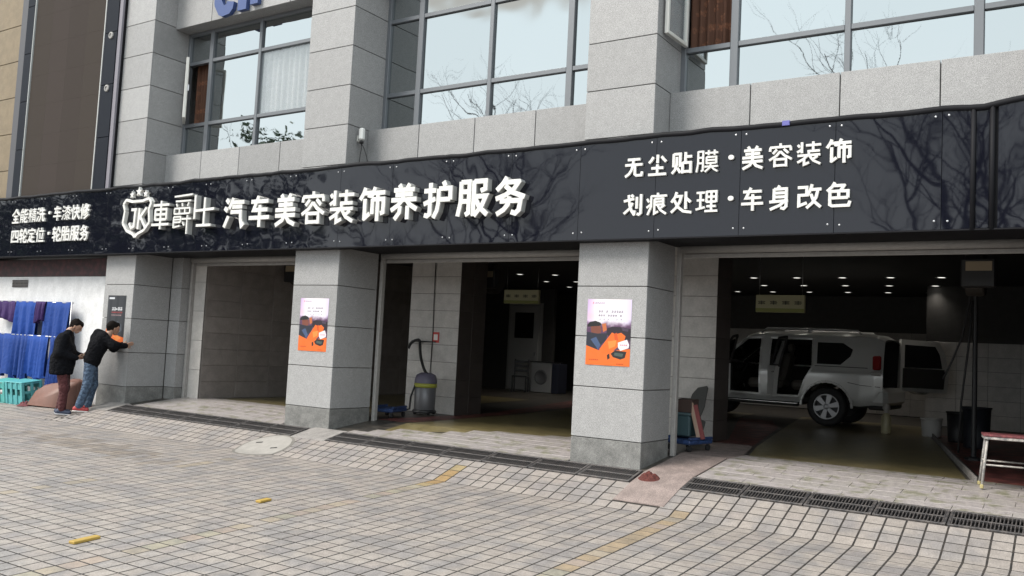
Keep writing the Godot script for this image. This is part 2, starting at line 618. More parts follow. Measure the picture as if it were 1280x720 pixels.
func paver_pose(t: Array) -> Transform3D:
	var p: Vector3 = t[1]
	var h: int = absi(hash(Vector2i(t[2], t[3] + 77)))
	var bs := lie_flat(p.x, p.z, ((h % 100) / 100.0 - 0.5) * 0.025)
	bs = bs * Basis(Vector3(1, 0, 0), ((h / 100) % 100 / 100.0 - 0.5) * 0.005) * Basis(Vector3(0, 0, 1), ((h / 10000) % 100 / 100.0 - 0.5) * 0.005)
	if t[4] < 0.17:
		bs = bs * Basis.from_scale(Vector3(1, 1, 0.895))
	return Transform3D(bs, p + bs.y * (-0.02 + ((h / 777) % 100 / 100.0 - 0.5) * 0.0008))

func place_paver(parent: Node, t: Array) -> void:
	var o := part(parent, "paving_tile", cbox(Vector3(0.1655, 0.04, 0.1655), 0.003), paver_material(t))
	o.transform = paver_pose(t)

func grate(x0: float, x1: float, label: String) -> void:
	var o := thing("drain_grate", label, "drain grate", Vector3((x0 + x1) / 2, -0.056, 0.285), "drain gratings")
	o.basis = Basis(Vector3(1, 0, 0), atan2(0.088, 0.37))
	var w := x1 - x0
	var g := G.new()
	for s in [-1, 1]:
		g.box(Vector3(0, 0, s * 0.177), Vector3(w, 0.035, 0.024), 0.003)
		g.box(Vector3(s * (w / 2 - 0.012), 0, 0), Vector3(0.024, 0.035, 0.33), 0.003)
	g.box(Vector3(0, 0.002, 0), Vector3(w - 0.048, 0.03, 0.016), 0.002)
	part(o, "frame", g.mesh(), M.grate)
	g = G.new()
	var n := int(w / 0.031)
	for i in range(1, n):
		g.box(Vector3(-w / 2 + w * i / n, -0.002, 0.087), Vector3(0.010, 0.03, 0.156))
		g.box(Vector3(-w / 2 + w * i / n, -0.002, -0.087), Vector3(0.010, 0.03, 0.156))
	part(o, "bars", g.mesh(), M.grate)

# ---------------------------------------------------------------- building shell
func clad(parent: Node, called: String, x0: float, x1: float, y0: float, y1: float, z0: float, z1: float, m: Material) -> void:
	slab(parent, called, x0, x1, y0, y1, z0, z1, m, 0.003)

func build_building() -> void:
	var b := thing("commercial_building", "grey granite clad building with big upper windows over a black shop sign", "building")
	var gap := 0.005
	var rows := 13
	for pi in 4:
		var x0: float = PX[pi]
		var x1: float = x0 + PW[pi]
		var dl: float = [0.77, 0.88, 0.81, 0.81][pi]      # depth at the ground floor
		var low := -0.3 if pi == 0 else -0.02
		var core := slab(b, "pillar", x0 + 0.024, x1 - 0.024, low, 0.3 + rows * H, -0.86, -0.024, M.mortar, 0.0)
		var o := core.position
		# plinth
		var pm: Material = M.plinth[pi % 2]
		slab(core, "plinth_panel", x0 - o.x, x1 - o.x, low - o.y, 0.3 - gap - o.y, -0.022 - o.z, 0.0 - o.z, pm, 0.003)
		slab(core, "plinth_panel", x1 - 0.022 - o.x, x1 - o.x, low - o.y, 0.3 - gap - o.y, -dl - o.z, -0.0235 - o.z, pm, 0.003)
		slab(core, "plinth_panel", x0 - o.x, x0 + 0.022 - o.x, low - o.y, 0.3 - gap - o.y, -dl - o.z, -0.0235 - o.z, pm, 0.003)
		for k in rows:
			var y0: float = 0.3 + k * H + gap
			var y1: float = 0.3 + (k + 1) * H - gap
			var dd: float = dl if k < 4 else 0.77
			var pick := absi(hash(Vector2i(pi * 31 + 7, k)))
			slab(core, "granite_panel", x0 - o.x, x1 - o.x, y0 - o.y, y1 - o.y, -0.022 - o.z, 0.0 - o.z, M.granite[pick % 5], 0.003)
			slab(core, "granite_panel", x1 - 0.022 - o.x, x1 - o.x, y0 - o.y, y1 - o.y, -dd - o.z, -0.0235 - o.z, M.granite[(pick / 5) % 5], 0.003)
			slab(core, "granite_panel", x0 - o.x, x0 + 0.022 - o.x, y0 - o.y, y1 - o.y, -dd - o.z, -0.0235 - o.z, M.granite[(pick / 25) % 5], 0.003)
	# stepped return behind the leftmost pillar
	for k in 5:
		var y0: float = 0.0 if k == 0 else 0.3 + (k - 1) * H + gap
		var y1: float = 0.3 + k * H - gap
		var m: Material = M.plinth[0] if k == 0 else M.granite[k % 5]
		slab(b, "granite_panel", -9.236, -8.93, y0, y1, -1.02, -0.785, m, 0.003)
	slab(b, "wall", -9.236, -8.94, 0.0, 4.0, -1.05, -0.80, M.mortar, 0.0)
	# spandrel walls under the windows, headers behind the sign, fascias over the windows
	for bay in 3:
		var xa: float = PX[bay] + PW[bay]
		var xb: float = PX[bay + 1]
		slab(b, "spandrel_wall", xa - 0.02, xb + 0.02, 2.82, 4.60, -0.85, -0.475, M.mortar, 0.0)
		var n := 4
		var w := (xb - xa) / n
		for i in n:
			var pick := absi(hash(Vector2i(bay * 17 + 3, i)))
			slab(b, "granite_panel", xa + w * i + 0.006, xa + w * (i + 1) - 0.006, 0.3 + 5 * H + 0.006, 4.64, -0.473, -0.452, M.granite[pick % 5], 0.003)
			slab(b, "granite_panel", xa + w * i + 0.006, xa + w * (i + 1) - 0.006, 4.601, 4.628, -0.84, -0.4745, M.granite[(pick / 5) % 5], 0.002)
		slab(b, "fascia_wall", xa - 0.02, xb + 0.02, 7.12, 8.36, -0.85, -0.475, M.mortar, 0.0)
		slab(b, "soffit_panel", xa + 0.004, xb - 0.004, 7.08, 7.115, -0.86, -0.476, M.granite[1], 0.003)
		for i in 4:
			for k in 2:
				slab(b, "granite_panel", xa + w * i + 0.006, xa + w * (i + 1) - 0.006, 7.08 + k * 0.64, 7.08 + (k + 1) * 0.64 - 0.01, -0.473, -0.452, M.granite[(i + k + bay) % 5], 0.003)
		window(b, xa, xb, bay)
	# the floor slab, ceiling and walls of the upper storey behind the glass
	slab(b, "upper_floor", -10.0, 6.0, 4.10, 4.58, -15.5, -0.86, M.dark_wall, 0.0)
	slab(b, "upper_ceiling", -10.0, 6.0, 7.45, 7.7, -6.0, -0.86, M.white_wall, 0.0)
	slab(b, "upper_wall", -10.0, 6.0, 4.58, 7.45, -6.2, -6.0, M.white_wall, 0.0)
	slab(b, "upper_wall", -10.2, -10.0, 4.58, 7.45, -6.0, -0.86, M.white_wall, 0.0)
	slab(b, "upper_wall", 6.0, 6.2, 4.58, 7.45, -6.0, -0.86, M.white_wall, 0.0)
	for bx in [-4.6, 0.47]:
		slab(b, "upper_wall", bx - 0.1, bx + 0.1, 4.58, 7.45, -6.0, -0.86, M.white_wall, 0.0)
	# the building goes on past the right edge of the picture
	slab(b, "wall", 6.04, 12.0, -0.3, 8.36, -0.86, -0.45, M.granite[0], 0.004)
	slab(b, "roof", -10.2, 12.0, 8.37, 8.6, -15.5, 0.0, M.granite[3], 0.004)
	# blue letters on the left fascia, only their feet are in the picture
	var blue := plain(lin(0.035, 0.065, 0.19), 0.4)
	var st := [["C", [Vector2(0.62, 0.95), Vector2(0.30, 1.0), Vector2(0.06, 0.75), Vector2(0.06, 0.35), Vector2(0.26, 0.06), Vector2(0.58, 0.10), Vector2(0.62, 0.30)], -7.98], ["A", [Vector2(0.05, 0.12), Vector2(0.42, 0.12)], -7.42], ["I", [Vector2(0.16, 0.05), Vector2(0.16, 1.0)], -7.06]]
	for s in st:
		var g := G.new()
		var pl := PackedVector2Array()
		for q in s[1]:
			pl.append(q * 0.62)
		for poly in Geometry2D.offset_polyline(pl, 0.10, Geometry2D.JOIN_ROUND, Geometry2D.END_BUTT):
			g.prism(poly, 0.0, 0.08)
		part(b, "blue_letter", g.mesh(), blue, Vector3(s[2], 7.13, -0.450))

func window(b: Node, xa: float, xb: float, bay: int) -> void:
	var z := -0.80
	var y0 := 4.63
	var y1 := 7.08
	var ms := [xa + 0.03, xa + 0.70, xa + 2.06, xa + 3.42, xb - 0.03]
	var ys := [y0 + 0.03, 5.27, 6.48, y1 - 0.03]
	var g := G.new()
	for i in 5:
		var w: float = 0.10 if i == 1 or i == 3 else 0.07
		g.box(Vector3(ms[i], (y0 + y1) / 2, z), Vector3(w, y1 - y0, 0.09), 0.006)
	for j in 4:
		for i in 4:
			var wa: float = 0.051 if i == 1 or i == 3 else 0.036
			var wb: float = 0.051 if i + 1 == 1 or i + 1 == 3 else 0.036
			var s := span(ms[i] + wa, ms[i + 1] - wb, ys[j] - 0.033, ys[j] + 0.033, z - 0.04, z + 0.04)
			g.box(s[1], s[0], 0.005)
	var f := part(b, "window", g.mesh(), M.aluminium)
	for i in 4:
		for j in 3:
			var xl: float = ms[i] + 0.035
			var xr: float = ms[i + 1] - 0.035
			var yl: float = ys[j] + 0.031
			var yr: float = ys[j + 1] - 0.031
			var open_one: bool = i == 0 and j == 1 and bay != 1
			if open_one:
				# side hung sash, swung out to the left
				var sg := G.new()
				var w := xr - xl - 0.01
				var h := yr - yl - 0.01
				for e in [0.02, w - 0.02]:
					sg.box(Vector3(e, h / 2, 0), Vector3(0.045, h, 0.05), 0.004)
				for e in [0.022, h - 0.022]:
					sg.box(Vector3(w / 2, e, 0), Vector3(w - 0.085, 0.045, 0.05), 0.004)
				var bs := Basis(Vector3.UP, deg_to_rad([-37.0, 0.0, -92.0][bay]))
				var sash := part(f, "sash", sg.mesh(), M.white_frame, Vector3(xl + 0.01, yl + 0.005, z + 0.07), bs)
				part(sash, "pane", cbox(Vector3(w - 0.07, h - 0.07, 0.008), 0.001), M.clear, Vector3(w / 2, h / 2, 0))
				part(sash, "handle", cbox(Vector3(0.02, 0.12, 0.03), 0.004), M.steel, Vector3(w - 0.02, h / 2, -0.04))
			else:
				var seen_through: bool = bay == 0 and i == 2 and j == 1
				var gm: Material = M.clear if seen_through else M.glass[(i + j * 3 + bay) % 4]
				var tilt := Basis(Vector3.UP, rng.randf_range(-0.004, 0.004)) * Basis(Vector3.RIGHT, rng.randf_range(-0.003, 0.003))
				part(f, "pane", cbox(Vector3(xr - xl, yr - yl, 0.008), 0.0), gm, Vector3((xl + xr) / 2, (yl + yr) / 2, z - 0.005), tilt)
	# curtains
	var brown := textured(lin(0.20, 0.095, 0.06), floral_texture(), 0.55, 0.9)
	var grey := textured(lin(0.36, 0.36, 0.355), M.smooth_tex, 0.5, 0.9)
	curtain(f, ms[0] + 0.02, ms[1] + 0.15, 4.72, 7.0, z - 0.16, 0.11, brown)
	curtain(f, ms[2] - 0.1, ms[4] - 0.02, 4.72, 7.0, z - 0.14, 0.14, grey if bay == 0 else brown)

var floral: ImageTexture
func floral_texture() -> ImageTexture:
	if floral:
		return floral
	var im := Image.create(256, 256, false, Image.FORMAT_RGB8)
	im.fill(Color(0.72, 0.70, 0.68))
	var r := RandomNumberGenerator.new()
	r.seed = 5
	for k in 9:
		var c := Vector2(r.randf() * 256, r.randf() * 256)
		for petal in 6:
			var a := TAU * petal / 6 + r.randf()
			var q := c + Vector2(cos(a), sin(a)) * 13
			var col := Color(1, 0.97, 0.92) if petal % 2 else Color(0.92, 0.85, 0.78)
			for yy in range(-9, 10):
				for xx in range(-9, 10):
					if xx * xx + yy * yy < 75:
						im.set_pixel(posmod(int(q.x) + xx, 256), posmod(int(q.y) + yy, 256), col)
	floral = ImageTexture.create_from_image(im)
	return floral

func curtain(parent: Node, x0: float, x1: float, y0: float, y1: float, z: float, wave: float, m: Material) -> void:
	var g := G.new()
	var n := int((x1 - x0) / 0.018)
	var rows := 3
	var p := func(i: int, j: int) -> Vector3:
		var x := lerpf(x0, x1, float(i) / n)
		return Vector3(x, lerpf(y0, y1, float(j) / rows), z + 0.035 * sin(x * TAU / wave + j * 0.25) + 0.012 * sin(x * 31.0 + j))
	for i in n:
		for j in rows:
			g.quad(p.call(i, j), p.call(i + 1, j), p.call(i + 1, j + 1), p.call(i, j + 1))
	part(parent, "curtain", g.mesh(true), m)

# ---------------------------------------------------------------- workshop interior
func flat_poly(pts: Array, y: float) -> ArrayMesh:
	var g := G.new()
	var pl := PackedVector2Array()
	for q in pts:
		pl.append(Vector2(q[0], q[1]))
	var ix := Geometry2D.triangulate_polygon(pl)
	for i in range(0, ix.size(), 3):
		var a := pl[ix[i]]
		var b := pl[ix[i + 1]]
		var c := pl[ix[i + 2]]
		if (b - a).cross(c - a) > 0:
			var t := b
			b = c
			c = t
		g.tri(Vector3(a.x, y, a.y), Vector3(b.x, y, b.y), Vector3(c.x, y, c.y))
	return g.mesh()

func tiled(parent: Node, x0: float, x1: float, y0: float, y1: float, zf: float, tw: float, th: float, mats: Array, facing: Vector3) -> void:
	# wall tiles on a face; facing is +z or +x; for +x the x range is a z range and zf is the x of the face
	var nx := int(round((x1 - x0) / tw))
	var ny := int(round((y1 - y0) / th))
	var w := (x1 - x0) / nx
	var h := (y1 - y0) / ny
	for i in nx:
		for j in ny:
			var m: Material = mats[absi(hash(Vector2i(i * 7 + int(zf * 10), j))) % mats.size()]
			if facing.z > 0.5:
				part(parent, "wall_tile", cbox(Vector3(w - 0.006, h - 0.006, 0.012), 0.002), m, Vector3(x0 + w * (i + 0.5), y0 + h * (j + 0.5), zf + 0.006))
			else:
				part(parent, "wall_tile", cbox(Vector3(0.012, h - 0.006, w - 0.006), 0.002), m, Vector3(zf + 0.006 * facing.x, y0 + h * (j + 0.5), x0 + w * (i + 0.5)))

func spot_label(k: int) -> String:
	var nth := ["first", "second", "third", "fourth", "fifth", "sixth", "seventh"]
	if k < 21:
		return "%s lit downlight from the right in the %s ceiling row behind the car" % [nth[k % 7], ["nearest", "middle", "farthest"][k / 7]]
	return ["left lit downlight of the front pair in the middle bay ceiling", "right lit downlight of the front pair in the middle bay ceiling", "left lit downlight of the second pair in the middle bay ceiling", "left lit downlight of the rear pair in the middle bay ceiling", "nearer lit downlight seen through the gap left of the tiled pier", "farther lit downlight seen through the gap left of the tiled pier", "right lit downlight of the second pair in the middle bay ceiling", "right lit downlight of the rear pair in the middle bay ceiling"][k - 21]

func build_interior() -> void:
	# floor slab with its sloping threshold
	var g := G.new()
	var xs := [-15.0, -9.24, 12.0]
	for i in 2:
		var zs := [-15.3, -1.0, 0.085]
		for j in 2:
			if i == 0 and j == 1:
				continue
			g.quad(Vector3(xs[i], floor_y(zs[j + 1]) - 0.013, zs[j + 1]), Vector3(xs[i + 1], floor_y(zs[j + 1]) - 0.013, zs[j + 1]), Vector3(xs[i + 1], floor_y(zs[j]) - 0.013, zs[j]), Vector3(xs[i], floor_y(zs[j]) - 0.013, zs[j]))
	var fl := structure("workshop_floor", g.mesh(), M.floor)
	# stone slabs of the aprons
	var ranges := [[-8.9, -5.12, -1.3], [-3.74, -0.02, -1.75], [1.66, 5.05, -1.5]]
	for r in ranges:
		var z: float = 0.075
		var row := 0
		while z > r[2]:
			var d := 0.215
			var w := 0.52
			var x: float = r[0] - (0.26 if row % 2 else 0.0)
			while x < r[1]:
				var a: float = maxf(x, r[0])
				var c: float = minf(x + w, r[1])
				if c - a > 0.06 and not (r[0] > -4.0 and r[0] < 0.0 and z - d / 2 < -0.30 - ((a + c) / 2 + 3.33) * 0.5):
					var zm := z - d / 2
					var slope := 0.12 if zm > -1.0 else 0.0
					part(fl, "stone_slab", cbox(Vector3(c - a - 0.0045, 0.03, d - 0.0045), 0.002), M.apron[absi(hash(Vector2(x, zm))) % 4], Vector3((a + c) / 2, floor_y(zm) - 0.015 + rng.randf_range(-0.001, 0.001), zm), Basis(Vector3.RIGHT, slope))
				x += w
			z -= d
			row += 1
	structure("painted_lane", flat_poly([[1.75, -1.50], [4.25, -1.50], [3.35, -6.2], [2.9, -8.4], [2.4, -11.3], [-0.2, -11.3], [0.6, -7.0], [1.38, -3.0]], 0.112), M.olive)
	structure("painted_lane", flat_poly([[-3.45, -1.001], [-0.05, -1.001], [-0.3, -3.0], [-1.2, -11.0], [-4.6, -11.0], [-3.62, -4.2]], 0.112), M.olive)
	g = G.new()
	g.quad(Vector3(-3.36, floor_y(-0.32) - 0.008, -0.32), Vector3(-1.9, floor_y(-0.95) - 0.008, -0.95), Vector3(-1.9, 0.112, -1.0), Vector3(-3.45, 0.112, -1.0))
	structure("painted_lane", g.mesh(), M.olive)
	structure("painted_lane", flat_poly([[-8.5, -1.30], [-5.12, -1.30], [-5.3, -3.0], [-6.2, -9.0], [-8.5, -9.0]], 0.112), M.olive)
	structure("red_walkway", flat_poly([[0.74, -3.05], [1.31, -3.05], [0.52, -7.0], [-0.2, -9.0], [-0.9, -9.0], [0.72, -3.7]], 0.114), M.red_floor)
	structure("walkway_floor", flat_poly([[0.98, -1.02], [1.65, -1.02], [1.68, -1.5], [1.32, -3.04], [0.74, -3.04], [0.72, -2.5], [0.96, -2.4]], 0.1145), M.pink)
	structure("red_walkway", flat_poly([[-4.1, -1.05], [-3.6, -1.05], [-3.48, -1.3], [-3.7, -4.2], [-4.7, -10.0], [-5.6, -10.0], [-4.0, -3.9], [-4.0, -2.9]], 0.114), M.red_floor)
	structure("red_walkway", flat_poly([[4.45, -1.5], [5.9, -1.5], [5.9, -9.0], [2.95, -9.0], [3.45, -6.2]], 0.114), M.red_floor)
	g = G.new()
	g.bar(Vector3(4.34, 0.125, -1.4), Vector3(2.98, 0.125, -8.2), 0.12, 0.03, 0.006)
	structure("kerb", g.mesh(), M.concrete)
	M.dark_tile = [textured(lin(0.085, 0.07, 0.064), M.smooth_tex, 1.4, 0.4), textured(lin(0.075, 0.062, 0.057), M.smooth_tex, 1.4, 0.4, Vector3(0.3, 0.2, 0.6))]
	# shell
	var sh := thing("workshop_shell", "dark tiled workshop rooms behind the roll-up doors", "workshop")
	slab(sh, "ceiling", -15.2, 6.2, 3.22, 3.42, -15.4, -0.86, M.black_paint, 0.0)
	var back := slab(sh, "wall", -15.2, 6.2, -0.1, 3.22, -15.5, -15.3, M.dark_wall, 0.0)
	slab(sh, "wall", -15.4, -15.2, -0.1, 3.42, -15.5, -3.0, M.dark_wall, 0.0)
	slab(sh, "wall", -15.2, -8.75, -0.1, 3.22, -3.2, -3.0, M.dark_wall, 0.0)
	slab(sh, "wall", 6.0, 6.2, -0.1, 3.42, -15.3, -0.86, M.dark_wall, 0.0)
	var wl := slab(sh, "wall", -8.75, -8.56, -0.1, 3.22, -7.6, -1.06, M.brown_tile[1], 0.0)
	var o := wl.position
	tiled(wl, -7.6 - o.z, -1.07 - o.z, 0.12 - o.y, 3.2 - o.y, -8.56 - o.x, 0.8, 0.31, M.brown_tile, Vector3(1, 0, 0))
	var wc := slab(sh, "tiled_pier", -8.935, -8.556, -0.05, 3.22, -1.05, -0.99 - 0.05, M.mortar, 0.0)
	o = wc.position
	tiled(wc, -8.93 - o.x, -8.545 - o.x, 0.1 - o.y, 2.85 - o.y, -1.04 - o.z, 0.385, 0.55, M.white_tile, Vector3(0, 0, 1))
	# inner piers
	for q in [[-5.19, -4.05, -3.0, -3.82], [-0.45, 0.72, -3.0, -3.62]]:
		var c := slab(sh, "tiled_pier", q[0] + 0.012, q[1] - 0.012, 0.0, 3.22, q[3], q[2] - 0.013, M.mortar, 0.0)
		var p := c.position
		tiled(c, q[0] - p.x, q[1] - p.x, 0.11 - p.y, 3.2 - p.y, q[2] - 0.013 - p.z, 0.58, 0.31, M.white_tile, Vector3(0, 0, 1))
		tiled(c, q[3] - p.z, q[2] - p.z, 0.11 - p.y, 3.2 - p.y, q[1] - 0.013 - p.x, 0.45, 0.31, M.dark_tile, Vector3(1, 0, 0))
		tiled(c, q[3] - p.z, q[2] - p.z, 0.11 - p.y, 3.2 - p.y, q[0] + 0.013 - p.x, 0.45, 0.31, M.white_tile, Vector3(-1, 0, 0))
	# half tiled wall behind the car and at the very back
	var hw := slab(sh, "wall", 2.3, 6.0, 0.0, 3.22, -12.2, -12.0, M.dark_wall, 0.0)
	o = hw.position
	tiled(hw, 2.3 - o.x, 6.0 - o.x, 0.12 - o.y, 1.98 - o.y, -12.0 - o.z, 0.62, 0.306, M.white_tile, Vector3(0, 0, 1))
	o = back.position
	tiled(back, -8.4 - o.x, 2.3 - o.x, 0.12 - o.y, 2.27 - o.y, -15.3 - o.z, 0.82, 0.43, M.white_tile, Vector3(0, 0, 1))
	# roll-up door gear: guide rails, rolled curtain and its bottom bar in each bay
	for bay in 3:
		var xa: float = PX[bay] + PW[bay]
		var xb: float = PX[bay + 1]
		if bay == 0:
			xa = -8.93
		var zc: float = [-1.0, -0.96, -0.88][bay]
		var d := thing("roll_up_door", ["raised steel roll-up door over the brown tiled bay", "raised steel roll-up door over the middle bay", "raised steel roll-up door over the bay with the car"][bay], "roll-up door", Vector3((xa + xb) / 2, 0, zc), "roll-up doors")
		var hw2 := (xb - xa) / 2
		for s in [-1, 1]:
			slab(d, "guide_rail", s * (hw2 - 0.045) - 0.03, s * (hw2 - 0.045) + 0.03, 0.09, 2.9, -0.03, 0.05, M.galvanised, 0.006)
		g = G.new()
		g.tube([Vector3(-hw2 + 0.08, 2.705, 0.06), Vector3(hw2 - 0.08, 2.705, 0.06)], 0.056, 14)
		part(d, "bottom_bar", g.mesh(true), M.galvanised)
		for k in 3:
			slab(d, "door_slat", -hw2 + 0.08, hw2 - 0.08, 2.62 + k * 0.02 - 0.02, 2.655 + k * 0.012, -0.04 - k * 0.035, -0.012 - k * 0.035, M.galvanised, 0.006)
		g = G.new()
		g.tube([Vector3(-hw2 + 0.06, 3.0, -0.22), Vector3(hw2 - 0.06, 3.0, -0.22)], 0.19, 18)
		part(d, "rolled_curtain", g.mesh(true), M.galvanised)
	# recessed ceiling lamps
	var spots := []
	for z in [-9.9, -11.85, -13.8]:
		for k in 7:
			spots.append(Vector2(2.86 - k * 0.96 + (z + 9.9) * 0.19, z))
	for q in [[-6.58, -8.85], [-5.69, -9.07], [-6.99, -10.83], [-7.26, -12.58], [-11.47, -9.97], [-12.83, -11.85], [-6.1, -10.9], [-6.5, -12.7]]:
		spots.append(Vector2(q[0], q[1]))
	var glow := plain(Color(1, 1, 0.97), 0.5)
	glow.emission_enabled = true
	glow.emission = Color(1, 0.99, 0.95)
	glow.emission_energy_multiplier = 0.7
	var rim_g := G.new()
	rim_g.lathe(Vector3.ZERO, [Vector2(0.115, 0.0), Vector2(0.11, -0.014), Vector2(0.085, -0.012), Vector2(0.08, 0.0)], 16)
	var disc_g := G.new()
	disc_g.lathe(Vector3.ZERO, [Vector2(0.0, -0.006), Vector2(0.082, -0.006)], 16)
	var rim_m := rim_g.mesh()
	var disc_m := disc_g.mesh()
	for k in spots.size():
		var s: Vector2 = spots[k]
		var l := thing("ceiling_downlight", spot_label(k), "ceiling light", Vector3(s.x, 3.219, s.y), "downlights in the black ceiling")
		part(l, "rim", rim_m, M.steel)
		part(l, "lamp_disc", disc_m, glow)
		var sp := SpotLight3D.new()
		sp.name = "light"
		sp.light_energy = 0.13 if k < 21 else 0.28
		sp.light_color = Color(1, 0.97, 0.92)
		sp.spot_range = 8
		sp.spot_attenuation = 2
		sp.spot_angle = 55
		sp.light_size = 0.08
		sp.shadow_enabled = true
		sp.position = Vector3(0, -0.03, 0)
		sp.rotation_degrees = Vector3(-90, 0, 0)
		l.add_child(sp)

# ---------------------------------------------------------------- left bay, neighbour wall and screen
func cloth(parent: Node, called: String, x0: float, x1: float, y0: float, y1: float, z: float, m: Material, sd: int, amp := 0.03) -> MeshInstance3D:
	# a hanging towel: two folds of cloth over a bar, wavy at the hem
	var g := G.new()
	var n := 26
	var rows := 6
	var p := func(i: int, j: int, side: float) -> Vector3:
		var fx := float(i) / n
		var fy := float(j) / rows
		var sway := amp * (1.15 - fy) * sin(fx * (16.0 + sd % 3 * 3.0) + sd * 1.7) + amp * 0.6 * (1.1 - fy) * sin(fx * 37.0 + sd)
		var hem := (1.0 - fy) * (0.045 * sin(fx * 5.0 + sd * 2.3) + 0.02 * sin(fx * 17.0 + sd))
		return Vector3(lerpf(x0, x1, fx) + 0.01 * sin(fy * 5.0 + sd), lerpf(y0, y1, fy) + hem, z + sway + side * (0.012 + 0.02 * (1.0 - fy)))
	for i in n:
		for j in rows:
			g.quad(p.call(i, j, 1.0), p.call(i + 1, j, 1.0), p.call(i + 1, j + 1, 1.0), p.call(i, j + 1, 1.0))
			g.quad(p.call(i + 1, j, -1.0), p.call(i, j, -1.0), p.call(i, j + 1, -1.0), p.call(i + 1, j + 1, -1.0))
		g.quad(p.call(i, rows, 1.0), p.call(i + 1, rows, 1.0), p.call(i + 1, rows, -1.0), p.call(i, rows, -1.0))
	return part(parent, called, g.mesh(true), m)

func build_left_bay() -> void:
	var w := thing("white_partition", "plain white partition wall behind the hanging blue towels", "wall")
	slab(w, "wall", -15.3, -10.15, -0.25, 2.34, -0.43, -0.28, M.white_wall, 0.004)
	var fas := slab(w, "fascia", -15.3, -10.15, 2.345, 2.695, -0.43, -0.265, textured(lin(0.075, 0.018, 0.022), M.dirty_tex, 1.2, 0.6), 0.004)
	fas.set_meta("label", "dark maroon fascia under the sign")
	var v := slab(w, "vent", -13.95, -13.35, 2.12, 2.27, -0.28, -0.265, M.galvanised, 0.004)
	for k in 5:
		part(v, "louvre", cbox(Vector3(0.60, 0.024, 0.012), 0.002), M.grate, Vector3(0, -0.065 + k * 0.032, 0.012), Basis(Vector3.RIGHT, 0.5))
	# tan neighbour pier and wall
	var nb := thing("neighbour_wall", "tan rendered wall at the far left beside the screen", "wall")
	slab(nb, "pier", -16.6, -15.32, -0.4, 2.70, -1.1, -0.1, M.tan, 0.006)
	for k in 9:
		slab(nb, "panel", -18.0, -13.90, 3.0 + k * 0.8 + 0.006, 3.8 + k * 0.8 - 0.006, -0.3, -0.02 , M.tan, 0.005)
	# large video screen
	var sc := thing("video_screen", "tall dark switched-off video screen in a black frame on the facade", "screen")
	slab(sc, "backing", -13.86, -10.15, 3.9, 10.2, -0.4, 0.04, M.sign_edge, 0.004)
	var sm := [plain(lin(0.050, 0.042, 0.037), 0.7), plain(lin(0.048, 0.040, 0.036), 0.7), plain(lin(0.052, 0.043, 0.039), 0.7)]
	for m in sm:
		m.metallic_specular = 0.12
	for i in 4:
		for j in 9:
			var a := -13.26 + i * 0.64
			slab(sc, "screen_module", a + 0.0006, a + 0.6394, 3.95 + j * 0.64 + 0.0006, 3.95 + (j + 1) * 0.64 - 0.0006, 0.045, 0.085, sm[(i * 5 + j * 3) % 3], 0.0)
	var navy := plain(lin(0.010, 0.012, 0.018), 0.5)
	navy.metallic_specular = 0.2
	for j in 6:
		slab(sc, "frame_panel", -10.66, -10.26, 3.95 + j * 1.03, 3.95 + (j + 1) * 1.03 - 0.008, 0.045, 0.105, navy, 0.004)
		slab(sc, "frame_panel", -13.60, -13.31, 3.95 + j * 1.03, 3.95 + (j + 1) * 1.03 - 0.008, 0.045, 0.105, navy, 0.004)
	slab(sc, "edge_trim", -10.255, -10.15, 3.95, 10.1, 0.045, 0.09, plain(lin(0.17, 0.16, 0.185), 0.6), 0.004)
	slab(sc, "edge_trim", -13.85, -13.605, 3.95, 10.1, 0.045, 0.09, plain(lin(0.06, 0.06, 0.068), 0.6), 0.004)
	slab(sc, "bright_trim", -10.695, -10.668, 3.95, 10.1, 0.045, 0.112, plain(lin(0.42, 0.42, 0.41), 0.5), 0.003)
	slab(sc, "bright_trim", -13.30, -13.275, 3.95, 10.1, 0.045, 0.112, plain(lin(0.35, 0.36, 0.35), 0.4), 0.003)
	for y in [6.97, 5.93]:
		var g := G.new()
		g.lathe(Vector3.ZERO, [Vector2(0.07, 0), Vector2(0.065, 0.02), Vector2(0.04, 0.024), Vector2(0.036, 0.008), Vector2(0, 0.008)], 18, Basis(Vector3.RIGHT, PI / 2))
		part(sc, "cable_gland", g.mesh(), M.galvanised, Vector3(-10.44, y, 0.105))
	# towel rack with towels
	var blue := [plain(lin(0.006, 0.038, 0.20), 0.95), plain(lin(0.007, 0.045, 0.235), 0.95), plain(lin(0.005, 0.032, 0.17), 0.95)]
	var purple := plain(lin(0.035, 0.014, 0.085), 0.95)
	for m in blue + [purple]:
		wavy(m, M.folds, 0.7, 0.25)
		m.rim_enabled = true
		m.rim = 0.1
	var rk := thing("towel_rack", "steel drying rack in front of the white partition", "rack", Vector3(0, 0, 0))
	var g := G.new()
	for x in [-14.3, -11.36]:
		g.tube([Vector3(x, -0.17, -0.10), Vector3(x, 1.82, -0.10)], 0.014, 8)
		g.tube([Vector3(x, 1.12, -0.10), Vector3(x, 1.12, 0.10)], 0.012, 8)
		g.tube([Vector3(x, -0.18, 0.10), Vector3(x, 1.12, 0.10)], 0.012, 8)
	g.tube([Vector3(-14.4, 1.80, -0.10), Vector3(-11.30, 1.80, -0.10)], 0.013, 8)
	g.tube([Vector3(-14.4, 1.12, 0.10), Vector3(-11.20, 1.12, 0.10)], 0.013, 8)
	part(rk, "frame", g.mesh(true), M.steel)
	var top := [[-14.2, -13.42, 1.42, purple, "purple towel at the left end of the upper rail"], [-13.37, -12.52, 1.06, blue[1], "blue towel next to the purple one on the upper rail"], [-12.58, -12.22, 1.42, purple, "narrow purple towel between two blue ones on the upper rail"], [-12.34, -11.38, 1.02, blue[0], "wide blue towel at the right end of the upper rail"]]
	var i := 0
